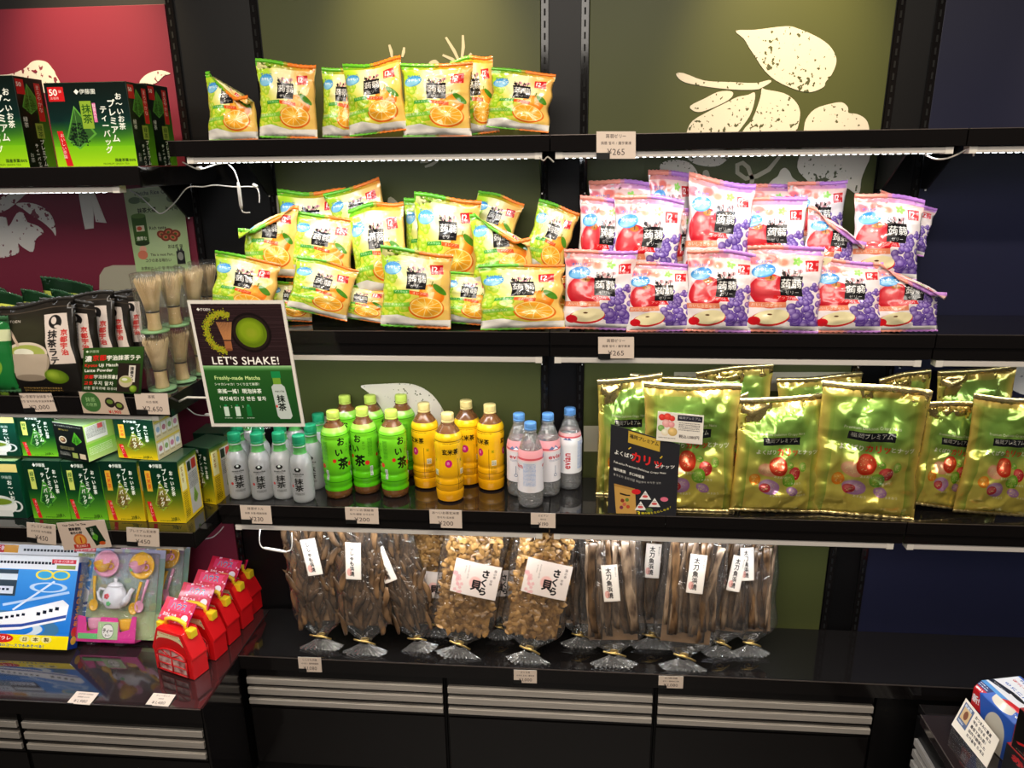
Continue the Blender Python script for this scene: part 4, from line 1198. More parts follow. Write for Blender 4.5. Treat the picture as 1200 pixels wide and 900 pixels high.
def fish_bag(kind, box, Y, roll, lean, label, seed, lab_uv=(0,.62), lab_roll=0):
    """one bag with its contents, film, label, tie and flared foot"""
    x0, x1, ya, yb = box
    key = (kind, seed)
    w_, h = (.105, .265) if kind == 'smelt' else ((.120,.270) if kind == 'ribbon' else (.125,.265))
    t = thing('dried_fish_bag', label, 'snack bag', (0,0,0), {'smelt':'bags of grilled smelt on the base deck','ribbon':'bags of grilled ribbonfish on the base deck','sakura':'bags of sakura shell snack on the base deck'}[kind])
    rnd = random.Random(seed*13+5)
    mk = kind
    if mk not in _proto: _proto[mk] = film_bag(w_, h, .050, {'smelt':31,'ribbon':33,'sakura':35}[kind])
    me, f, tie = _proto[mk]
    if not isinstance(f, bpy.types.Mesh):
        f = f.mesh('film_foot', FILMW); tie = tie.mesh('tie', GOLDW); _proto[mk] = (me, f, tie)
    link('film', me, t); link('film_foot', f, t); link('twist_tie', tie, t)
    if kind == 'smelt':
        MB().box(-w_*.36, w_*.36, .002, .0035, .035, h-.015).obj('backing_card', BACKING, t)
        for k in range(46):
            row = k % 6; col = k//6
            z = .048+(h-.078)*(row+.5*(col % 2)*.8+rnd.uniform(-.2,.2))/5.4; x = (col/7-.46)*w_*.84+rnd.uniform(-1,1)*.003
            o = link('dried_fish', fishm[k % 5], t); o.location = (x, -.004-.010*rnd.random()-(k % 3)*.003, min(z, h-.034)); o.rotation_euler = (rnd.uniform(-.1,.1), rnd.uniform(-.42,.42)+(PI if k % 2 else 0), rnd.uniform(-.5,.5))
    elif kind == 'ribbon':
        MB().box(-w_*.38, w_*.38, .002, .0035, .030, h-.030).obj('backing_card', BACKING, t)
        for k in range(13):
            x = (k % 7-3)*w_*.112+rnd.uniform(-.002,.002)+(w_*.05 if k > 6 else 0)
            o = link('dried_fish', stripm[(k*3+seed) % 4], t); o.location = (x, -.004-.009*rnd.random()-(.006 if k > 6 else 0), .140+rnd.uniform(-.014,.012)); o.rotation_euler = (rnd.uniform(-.05,.05), rnd.uniform(-.09,.09), rnd.uniform(-.9,.9)); o.scale = (rnd.uniform(.75,1.3), 1, rnd.uniform(.86,1.02))
    else:
        mb = MB()
        for k in range(420):
            u, v = rnd.uniform(-1,1), rnd.uniform(0,1); x = u*w_*.43*(1-.2*abs(v-.5)); z = .032+v*(h-.052)
            c = Vector((x, -.003-.014*rnd.random()*(1-u*u*.6), z)); r = rnd.uniform(.006,.012)
            M = Matrix.Rotation(rnd.uniform(0,6.3), 3, 'Y') @ Matrix.Rotation(rnd.uniform(-.7,.7), 3, 'X') @ Matrix.Rotation(rnd.uniform(-.6,.6), 3, 'Z')
            n_ = 6; vs = [M @ Vector((0,-r*.35,0))+c]+[M @ Vector((r*math.cos(a)*rnd.uniform(.6,1.15),rnd.uniform(-.3,.35)*r,r*.62*math.sin(a)*rnd.uniform(.7,1.1)))+c for a in [2*PI*q/n_ for q in range(n_)]]
            mb.add(vs, [(0,1+q,1+(q+1)%n_) for q in range(n_)], 0, None, True)
        mb.box(-w_*.40, w_*.40, .001, .004, .030, h-.03)
        mb.obj('shell_flakes', FLAKE, t, kind='stuff')
    lw, lh = (.030,.072) if kind != 'sakura' else (.088,.066)
    lb_ = MB(); n_ = 8; vs = []; fs = []; uv = []
    for i in range(n_+1):
        u = i/n_-.5
        for j in (0, 1): vs.append((u*lw, .004*(2*u)**2*(1 if kind == 'sakura' else .3), (j-.5)*lh))
    for i in range(n_): fs.append((i*2, (i+1)*2, (i+1)*2+1, i*2+1)); uv.append([(i/n_,0),((i+1)/n_,0),((i+1)/n_,1),(i/n_,1)])
    lb_.add(vs, fs, 0, uv, True)
    lo = lb_.obj('label_sticker', LM[kind], t); lo.location = (lab_uv[0]*w_, -.0335, lab_uv[1]*h); lo.rotation_euler = (0, math.radians(lab_roll), 0)
    cx, cy = (x0+x1)/2, (ya+yb)/2
    T, Bm = P(cx, ya, Y=Y), P(cx, yb, Y=Y); L_, R_ = P(x0, cy, Y=Y), P(x1, cy, Y=Y)
    T.z = min(T.z, Z3-.032); hh = (T.z-Bm.z); a = math.radians(roll)
    t.rotation_euler = (-math.radians(lean), a, 0)
    s = hh/h/ (math.cos(a)*.93+.07); wsc = min(max((R_.x-L_.x-abs(math.sin(a))*hh*.25)/w_, .9), 1.35)
    t.scale = (wsc, 1, s*.97)
    c = Vector(((L_.x+R_.x)/2, Y, (T.z+Bm.z)/2)); off = t.rotation_euler.to_matrix() @ Vector((0, 0, h*s*.97/2)); t.location = c-off; t.location.z = max(t.location.z, Z4+.026)
    return t


fb = [
 ('smelt', (336,404,625,768), .075, -5, 8, 'outermost bag of grilled smelt on the base deck, near the cable', 1, (.10,.66), -6),
 ('smelt', (388,462,625,771), .062, -2, 8, 'second bag of grilled smelt with its white label upright', 2, (-.05,.66), 3),
 ('smelt', (442,504,627,764), .082, -13, 8, 'third bag of grilled smelt leaning across, label half covered', 3, (-.22,.66), -10),
 ('sakura', (476,540,627,745), .140, 0, 6, 'rear bag of sakura shell snack with its label half hidden', 4, (.05,.45), 4),
 ('sakura', (510,592,628,774), .066, 9, 8, 'front bag of sakura shell snack beside the smelt bags, label slanting', 5, (.10,.56), 3),
 ('sakura', (566,612,630,745), .140, 2, 6, 'rear bag of sakura shell snack showing a pink flowered label edge', 6, (-.05,.50), -4),
 ('sakura', (592,672,630,781), .058, 8, 8, 'front bag of sakura shell snack in the middle of the deck, label slanting', 7, (.10,.58), 4),
 ('ribbon', (650,712,640,768), .120, 0, 6, 'rear bag of ribbonfish beside the middle sakura bag, no label showing', 8, (.6,-.9), 0),
 ('ribbon', (669,764,638,786), .056, -3, 8, 'first front bag of grilled ribbonfish with its label in the middle', 9, (-.02,.58), -3),
 ('ribbon', (730,800,632,772), .130, 0, 6, 'rear bag of grilled ribbonfish with a label between the two front bags', 10, (-.05,.66), 3),
 ('ribbon', (762,855,633,790), .055, 4, 8, 'second front bag of grilled ribbonfish, the broadest of them', 11, (.02,.64), 1),
 ('ribbon', (822,888,636,782), .110, 6, 6, 'bag of grilled ribbonfish pushed behind the broadest one, slanting label', 12, (.0,.60), 3),
 ('ribbon', (848,910,640,775), .115, -2, 6, 'last bag of grilled ribbonfish, in front of the bare olive panel', 13, (-.15,.72), -2),
]
for k in fb: fish_bag(*k)

# ================================================================== boards, cards and signs
def quad_board(name, label, cat, quad, Y, th, front, edge, group=None, parent=None, dy=(0,0,0,0)):
    """a board standing in the plane y = Y; quad: top-left, top-right, bottom-right, bottom-left as seen"""
    q = [P(x, y, Y=Y+d) for (x, y), d in zip(quad, dy)]
    c = (q[2]+q[3])/2
    n = (q[1]-q[0]).cross(q[3]-q[0]).normalized()
    if n.y < 0: n = -n
    v = [p-c for p in q]+[p-c+n*th for p in q]
    mb = MB().add(v, [(3,2,1,0),(4,5,6,7),(0,1,5,4),(1,2,6,5),(2,3,7,6),(3,0,4,7)], [0,1,1,1,1,1], [[(0,0),(1,0),(1,1),(0,1)]]+[[(0,0)]*4]*5)
    t = thing(name, label, cat, c, group) if parent is None else None
    o = mb.obj('board' if parent is None else name, [front, edge], t if parent is None else parent)
    if parent is not None: o.location = c-parent.location
    return t or o


CARDE = mat('card_edge', (.7,.64,.58), .6)
CLIP = mat('black_clip', (.01,.01,.01), .3)


def price_art(l1, l2, price, sz=(180,116)):
    c = Canvas(sz[0], sz[1], (.86,.79,.73)); K = (.20,.15,.14)
    c.text(sz[0]/2, 8, l1, 19, K, center=True, bold=.2); c.text(sz[0]/2, 40, l2, 15, K, center=True, bold=.2); c.text(sz[0]/2, 62, price, 38, (.25,.20,.19), center=True, bold=.3)
    return c


_pa = {}


def price_card(quad, Y, l1, l2, price, label, dy=(0,0,0,0), clip=True):
    if len(quad) == 2:
        (x0, y0), (x1, y1) = quad; s = (y1-y0)
        quad = [(x0, y0), (x1, y0+(x1-x0)*.03), (x1+s*(640-x1)/3250, y1+(x1-x0)*.03), (x0+s*(640-x0)/3250, y1)]
    k = (l1, l2, price)
    if k not in _pa: _pa[k] = price_art(*k).mat('price_print', rough=.5)
    t = quad_board('price_card', label, 'price card', quad, Y, .0008, _pa[k], CARDE, 'white price cards on the shelf fronts', dy=dy)
    if clip:
        o = t.children[0]; v = [Vector(x.co) for x in o.data.vertices]
        a = v[3]; b = a+(v[2]-a)*.34; e = (v[0]-a)*.22
        MB().add([a+Vector((0,-.0016,-.001)), b+Vector((0,-.0016,-.001)), b+e+Vector((0,-.0016,0)), a+e+Vector((0,-.0016,0)), a+Vector((0,.004,-.001)), b+Vector((0,.004,-.001)), b+e+Vector((0,.004,0)), a+e+Vector((0,.004,0))],
                 [(0,1,2,3),(7,6,5,4),(0,4,5,1),(1,5,6,2),(2,6,7,3),(3,7,4,0)]).obj('card_clip', CLIP, t)
    return t


yf = -.0056
price_card([(699,154),(745,154),(745,186),(699,186)], yf, '蒟蒻ゼリー', '蒟蒻 젤리 / 魔芋果凍', '¥265', 'price card reading 265 yen on the top shelf edge')
price_card([(701,395),(743,395),(743,420),(701,420)], yf, '蒟蒻ゼリー', '蒟蒻 젤리 / 魔芋果凍', '¥265', 'price card reading 265 yen on the jelly bag shelf edge')
price_card([(281,592),(317,613)], yf, '抹茶ボトル', '抹茶 보틀/瓶裝抹茶', '¥230', 'price card reading 230 yen below the clear matcha bottles')
price_card([(404,594),(443,613)], yf, 'お〜いお茶緑茶', '녹차/緑茶 오이오차', '¥200', 'price card reading 200 yen below the green tea bottles')
price_card([(503,597),(541,618)], yf, 'お〜いお茶玄米茶', '현미차/玄米茶', '¥200', 'price card reading 200 yen below the yellow tea bottles')
price_card([(622,601),(651,618)], yf, 'エビアン', '에비앙', '¥190', 'price card reading 190 yen below the water bottles')
price_card([(349,770),(376,787)], -.0062, 'ししゃも浜焼', '시샤모 / 香烤柳葉魚', '¥1,080', 'price card below the grilled smelt bags')
price_card([(602,785),(629,800)], -.0062, 'さくら貝', '사쿠라 조개 / 櫻花貝', '¥1,000', 'price card reading 1,000 yen below the middle sakura bag')
price_card([(772,792),(801,806)], -.0062, '太刀魚浜焼', '갈치 / 香烤太刀魚', '¥1,080', 'price card below the broadest ribbonfish bag')
price_card([(22,461),(60,461),(67,482),(29,483)], -.146, '濃い京都宇治抹茶ラテ', '진한 말차라떼/宇治抹茶拿鐵', '¥2,000', 'price card reading 2,000 yen below the latte pouches')
price_card([(157,461),(196,461),(199,486),(161,485)], -.146, '茶筅', '차선/茶筅', '¥2,650', 'price card reading 2,650 yen below the bamboo whisks')
price_card([(31,612),(65,615),(66,639),(32,634)], -.127, 'プレミアム緑茶', '프리미엄 녹차/緑茶', '¥450', 'price card reading 450 yen below the green tea cartons')
price_card([(148,618),(186,620),(187,641),(149,639)], -.127, 'プレミアム玄米茶', '현미차/玄米茶', '¥450', 'price card reading 450 yen below the yellow tea cartons')


def flat_card(quad, label, l1, l2, pr_):
    q = [P(x, y, Z=zl4+.0015+(.004 if i < 2 else 0)) for i, (x, y) in enumerate(quad)]; c = (q[2]+q[3])/2
    t = thing('price_card', label, 'price card', c, 'white price cards on the shelf fronts')
    v = [p-c for p in q]
    MB().add(v+[p-Vector((0,0,.0008)) for p in v], [(3,2,1,0),(4,5,6,7),(0,1,5,4),(1,2,6,5),(2,3,7,6),(3,0,4,7)], [0,1,1,1,1,1], [[(0,0),(1,0),(1,1),(0,1)]]+[[(0,0)]*4]*5).obj('board', [price_art(l1, l2, pr_).mat('price_print', rough=.4), CARDE], t)
    b = MB(); a = v[3]; e = (v[2]-v[3]); b.tube([a+Vector((0,0,-.0005)), a+e*.3+Vector((0,0,-.0005))], .0016, 8); b.obj('card_clip', CLIP, t)


flat_card([(90,810),(116,812),(105,826),(78,824)], 'white price card lying on the deck in front of the train set', 'のぞみ N700A', '新幹線 도시락', '¥1,980')
flat_card([(180,812),(206,814),(197,828),(170,826)], 'white price card lying on the deck in front of the tea set', 'ティーセット', '티세트', '¥1,480')


def shake_art():
    c = Canvas(480, 640, (.16,.10,.11)); rnd = random.Random(4)
    for k in range(60): c.rect(0,rnd.uniform(0,280),480,rnd.uniform(0,280) if 0 else 0,(0,0,0)); 
    for k in range(26):
        y = k*11+rnd.uniform(-3,3); c.line(0,y,480,y+rnd.uniform(-16,16),rnd.uniform(1,5),(.24,.17,.18),.5)
    for k in range(900):
        a = rnd.uniform(1.6,5.2); r = rnd.gauss(98,10); c.ell(150+r*math.cos(a)*.95,150+r*math.sin(a),3,3,(.52+rnd.random()*.2,.62,.12),al=.9)
    c.ell(295,150,108,104,(.09,.06,.06)); c.ell(295,150,96,92,(.14,.10,.09)); c.ell(297,150,82,78,(.36,.46,.06)); c.ell(293,142,64,58,(.50,.60,.10),soft=24); c.ell(297,152,30,24,(.58,.62,.16),al=.6,soft=16)
    for k in range(24):
        x = 118+k*3.6; c.line(x,95,142+k*1.6,190,2.4,(.80,.56,.36) if k % 2 else (.60,.38,.22))
    c.rect(142,190,180,240,(.62,.38,.24)); c.rect(142,188,180,194,(.15,.1,.1)); c.ell(161,240,19,7,(.5,.3,.18))
    c.text(26,18,'◆ITOEN',18,(.92,.90,.88),bold=.4)
    c.grad(0,330,480,640,(.16,.36,.14),(.10,.28,.12))
    c.grad(0,326,480,352,(.60,.80,.55),(.18,.40,.16))
    c.text(236,260,"LET'S SHAKE!",58,(.97,.96,.93),center=True,bold=1.1,sx=1.02)
    c.text(50,372,'Freshly-made Matcha',28,(.84,.93,.62),bold=.8,sx=.98)
    c.text(44,414,'シャカシャカ！つくり立て抹茶！',17,(.95,.97,.92),bold=.4)
    c.text(52,446,'來搖一搖！現泡抹茶',27,(.97,.98,.95),bold=.9); c.text(56,488,'쉐킷쉐킷! 갓 만든 말차',25,(.97,.98,.95),bold=.8)
    for k in range(3):
        x = 70+k*62; c.text(x-22,536,str(k+1),18,(.9,.95,.85)); c.rect(x,548,x+26,600,(.78,.86,.80) if k < 2 else (.10,.45,.22)); c.rect(x+6,536,x+20,548,(.12,.55,.30)); c.scribble(x-4,608,40,6,(.85,.9,.85),1,k)
    # the bottle pictured on the sign
    c.poly([(352,440),(368,424),(408,424),(424,440),(440,600),(428,616),(372,616),(360,600)],(.74,.78,.76)); c.rect(366,392,408,426,(.45,.62,.20)); c.rect(362,356,412,392,(.10,.52,.28))
    c.text(392,452,'matcha',17,(.15,.2,.15),center=True); c.text(392,478,'抹茶',44,(.10,.12,.10),vert=True,center=True,bold=1.4); c.ell(364,546,5,8,(.8,.2,.15))
    return c


pl = quad_board('matcha_sign', "framed sign reading LET'S SHAKE! standing above the clear matcha bottles", 'sign', [(219,352),(332,352),(357,500),(248,500)], -.150, .004, WHITEP, WHITEP, None, dy=(.02,.02,0,0))
sq = quad_board('poster_print', '', '', [(223,356),(329,356),(353,496),(251,496)], -.1512, .0006, shake_art().mat('shake_print', rough=.22, coat=.3), WHITEP, parent=pl, dy=(.0195,.0195,.0005,.0005))
b0 = P(300,500,Y=-.147)-pl.location
bt = Vector((-.0035, -.10, zl2-.020))-pl.location
MB().tube([b0+Vector((-.05,.004,.04)), b0+Vector((-.06,.012,.06)), bt+Vector((.02,.0,.01)), bt], .0025, 8).obj('support_wire', WHITEP, pl)
cpl = MB().box(-.03,.03,-.002,.006,-.004,.008); o_ = cpl.obj('sign_clip', CASE, pl); o_.location = b0


def nut_sign():
    c = Canvas(330, 430, (.15,.15,.17))
    c.rect(84,6,236,62,(.80,.66,.24)); c.text(160,16,'福岡プレミアム',20,(.12,.1,.08),center=True,bold=.5)
    c.text(20,108,'よくばり',24,(.96,.95,.92),bold=.8); c.text(100,88,'カリッ',52,(.88,.16,.16),bold=2); c.text(216,118,'とナッツ',24,(.96,.95,.92),bold=.8)
    c.line(88,92,100,80,5,(.9,.75,.2)); c.line(250,78,240,92,5,(.9,.75,.2))
    c.text(20,162,'Fukuoka Premium Delicious Crispy Nuts',14,(.95,.94,.9),bold=.4,sx=1.02); c.text(20,196,'福岡農園　多口味堅果',15,(.95,.94,.9),bold=.4); c.text(20,224,'후쿠오카 프리미엄 욕심쟁이 바삭한 넛츠',14,(.95,.94,.9),bold=.3,sx=.9)
    c.poly([(26,276),(128,272),(140,428),(42,430)],(.80,.62,.32)); c.poly([(26,276),(128,272),(129,284),(27,288)],(.70,.52,.26)); c.rect(56,312,106,320,(.2,.15,.1))
    for x, y, cc in ((70,350,(.55,.2,.15)),(92,344,(.4,.5,.2)),(80,372,(.8,.4,.3)),(66,392,(.5,.2,.3)),(98,386,(.75,.3,.2))): c.ell(x,y,9,11,cc)
    for x, y in ((178,310),(224,352),(158,376)):
        c.poly([(x,y-28),(x+30,y+26),(x-28,y+28)],(.95,.94,.92)); c.ell(x,y+8,13,8,(.85,.35,.35)); c.text(x,y-12,'あまおう',8,(.2,.1,.1),center=True)
    c.ell(134,292,22,16,(.85,.15,.18)); c.ell(270,330,19,14,(.90,.45,.55)); c.ell(200,400,18,14,(.35,.42,.20)); c.text(140,400,'3',38,(.92,.85,.15),bold=1.4)
    for i, ch in enumerate('種の味をたのしめる！'): c.text(162+i*15,412-(i**2)*.55,ch,15,(.92,.85,.15),bold=.5)
    return c


quad_board('nut_sign', 'dark grey sign with red lettering standing before the first golden bags', 'sign', [(716,497),(797,521),(792,605),(712,601)], .000, .0016, nut_sign().mat('nut_sign_print', rough=.45), CLIP, dy=(0,0,0,0))
c = Canvas(220,150,(.93,.90,.86)); c.rect(96,8,214,38,(.12,.12,.18)); c.text(155,12,'福岡プレミアム',15,(.95,.94,.9),center=True)
for x, y, r, cc in ((22,28,16,(.82,.15,.12)),(48,24,18,(.85,.20,.14)),(70,30,14,(.8,.15,.12)),(44,58,20,(.90,.60,.58)),(68,62,16,(.88,.55,.55)),(20,84,16,(.45,.62,.30)),(40,104,18,(.92,.85,.72)),(76,98,22,(.80,.66,.38))): c.ball(x,y,r,cc,tuple(min(1,a+.2) for a in cc))
c.scribble(104,46,100,6,(.35,.32,.32),5,3); c.text(106,106,'税込1,080円',19,(.2,.16,.16),bold=.6); c.scribble(10,130,80,5,(.4,.35,.3),1,3)
quad_board('fruit_card', 'small white card with fruit photo propped above the dark grey sign', 'price card', [(771,482),(825,487),(823,521),(769,516)], -.004, .0008, c.mat('fruit_card_print', rough=.45), CARDE)

# cards of the tea unit
c = Canvas(290,240,(.14,.26,.08)); c.grad(0,0,290,240,(.20,.34,.12),(.10,.20,.06)); c.text(10,10,'◆伊藤園',16,(.9,.95,.85))
c.text(8,38,'濃',34,(.97,.96,.92),bold=1.5); c.text(44,34,'京都',34,(.88,.14,.12),bold=1.6); c.text(112,38,'宇治抹茶ラテ',30,(.97,.96,.92),bold=1.4,sx=.92)
c.text(8,80,'Kyoto',23,(.90,.2,.15),bold=1); c.text(76,80,'Uji Matcha',23,(.97,.96,.92),bold=1); c.text(8,108,'Latte Powder',23,(.97,.96,.92),bold=1)
c.text(8,144,'京都',23,(.88,.14,.12),bold=1); c.text(54,144,'宇治抹茶拿鐵',23,(.97,.96,.92),bold=.9,sx=.95); c.text(8,178,'교토',23,(.88,.14,.12),bold=1); c.text(54,178,'우지 말차',23,(.97,.96,.92),bold=.9); c.text(8,208,'진한 말차라떼 파우더',17,(.97,.96,.92),bold=.6)
c.rect(170,86,278,232,(.16,.12,.10)); c.rect(224,96,256,180,(.90,.87,.82)); c.text(240,100,'抹茶ラテ',19,(.1,.1,.1),vert=True,center=True,bold=.8); c.ell(212,178,34,30,(.80,.74,.62)); c.ell(212,170,28,16,(.70,.74,.40)); c.ell(206,168,14,7,(.92,.93,.85)); c.ball(250,214,18,(.35,.5,.08),(.7,.8,.3))
quad_board('latte_card', 'green card with red and white lettering advertising matcha latte powder', 'sign', [(98,408),(169,406),(165,462),(96,459)], -.146, .0012, c.mat('latte_card_print', rough=.4), CLIP)
c = Canvas(230,110,(.78,.70,.62)); c.ell(52,52,50,50,(.24,.42,.20)); c.text(52,22,'抹茶',26,(.6,.75,.5),center=True,bold=.6); c.text(52,52,'の世界',20,(.6,.75,.5),center=True,bold=.4); c.ell(150,50,24,26,(.14,.10,.09)); c.ell(150,46,16,12,(.40,.50,.20)); c.ell(192,66,22,22,(.20,.14,.12)); c.ell(192,64,14,12,(.45,.55,.2)); c.text(130,84,'¥1,900',22,(.72,.16,.14),bold=.8)
quad_board('tea_bowl_card', 'tan card with a round green emblem and tea bowls hanging from the pouch shelf', 'price card', [(92,459),(144,461),(152,486),(98,484)], -.1455, .0010, c.mat('tea_bowl_card_print', rough=.45), CARDE)
c = Canvas(280,150,(.84,.76,.70)); c.text(30,6,'Your Daily Tea Time',15,(.15,.12,.1),bold=.5); c.text(60,28,'簡単便利',18,(.12,.1,.1),bold=1); c.text(64,50,'毎日の1杯',16,(.12,.1,.1),bold=.8); c.ell(112,100,38,34,(.80,.42,.16)); c.ell(112,100,28,25,(.88,.62,.26)); c.text(112,72,'1',44,(.75,.12,.10),center=True,bold=1.8); c.rect(66,122,160,146,(.72,.14,.12)); c.text(112,122,'売上NO.1',16,(1,.95,.9),center=True,bold=.4)
c.poly([(160,36),(224,26),(256,116),(196,138)],(.05,.16,.08)); c.poly([(196,60),(220,84),(208,112),(184,96)],(.30,.58,.14)); c.text(182,36,'お茶',20,(.95,.95,.9),vert=True); c.ell(234,124,18,10,(.75,.3,.1))
quad_board('award_card', 'white card with an orange number one seal and a pictured carton', 'sign', [(66,613),(122,609),(131,641),(75,645)], -.1275, .0010, c.mat('award_card_print', rough=.45), CARDE)

c = Canvas(320,400,(.55,.62,.42)); c.grad(0,0,320,400,(.58,.62,.46),(.66,.76,.52)); c.ell(160,200,120,150,(.74,.80,.62),al=.5,soft=90)
c.text(160,8,'Matcha Rice Cake',26,(.16,.20,.10),center=True,bold=.8); c.ell(54,56,34,16,(.22,.32,.12)); c.ell(110,58,30,14,(.35,.45,.22)); c.ell(262,60,32,20,(.30,.36,.20)); c.text(60,90,'抹茶大福',26,(.16,.18,.1),bold=.8); c.text(214,90,'녹차떡',24,(.16,.18,.1),bold=.6)
c.rect(20,130,100,262,(.22,.34,.12)); c.ell(60,130,40,12,(.35,.48,.2)); c.ell(60,262,40,12,(.15,.22,.1)); c.rect(38,176,84,204,(.85,.80,.68)); c.ell(56,190,14,10,(.75,.30,.2))
c.text(110,178,'Rich taste',22,(.20,.20,.15),bold=.6); c.text(30,226,'濃厚な',20,(.95,.93,.85),bold=.6)
for x, y, a in ((176,226,.2),(214,216,-.2),(254,224,.1),(196,238,0),(236,240,.3)): c.ell(x,y,28,19,(.48,.20,.12),a); c.ell(x,y,17,11,(.75,.42,.30),a); c.ell(x,y,9,6,(.28,.38,.14),a)
c.text(200,270,'おはぎ 떡',20,(.16,.18,.1),bold=.5); c.ell(58,290,20,16,(.86,.62,.52)); c.ell(52,318,28,22,(.80,.45,.34)); c.text(96,308,'This is most Part...',17,(.25,.25,.18),bold=.4); c.text(60,334,'コクのある味わい',19,(.25,.25,.18),bold=.4); c.rect(244,306,290,368,(.12,.12,.12)); c.poly([(250,306),(256,286),(264,304),(276,284),(284,306)],(.2,.2,.2)); c.ell(266,330,16,20,(.55,.55,.5))
c.text(30,372,'お求めは レジ 앞 계산대에서',18,(.22,.22,.14),bold=.4)
quad_board('rice_cake_poster', 'pale green poster hanging on the maroon panel behind the cable', 'poster', [(144,222),(212,216),(225,317),(160,319)], B-.006, .0012, c.mat('rice_cake_print', rough=.3, coat=.3), CARDE)

# ================================================================== tea cartons
def pyramid_bag(c, x, y, s, leaf, rim):
    A, Bq, Cq, D = (x, y-s), (x+s*.72, y+s*.05), (x-s*.02, y+s*.62), (x-s*.50, y+s*.25)
    c.poly([A, Bq, Cq, D], rim); c.poly([(x,y-s*.90),(x+s*.62,y+s*.04),(x-s*.02,y+s*.54),(x-s*.42,y+s*.22)], tuple(.5*a+.5*b for a, b in zip(leaf, rim)))
    rnd = random.Random(1)
    for k in range(160):
        u, v = rnd.random(), rnd.random()
        px, py = x+(u-.5)*s*.95*(.3+.7*v), y-s*.35+v*s*.85
        if abs(px-x-.05*s) < s*.6*(1-abs(py-y-s*.08)/(s*.75)): c.ell(px, py, s*.035, s*.025, leaf if k % 3 else tuple(a*.6 for a in leaf), al=.9)
    c.line(*A, *Cq, 1.5, tuple(min(1,a+.25) for a in rim), .7)


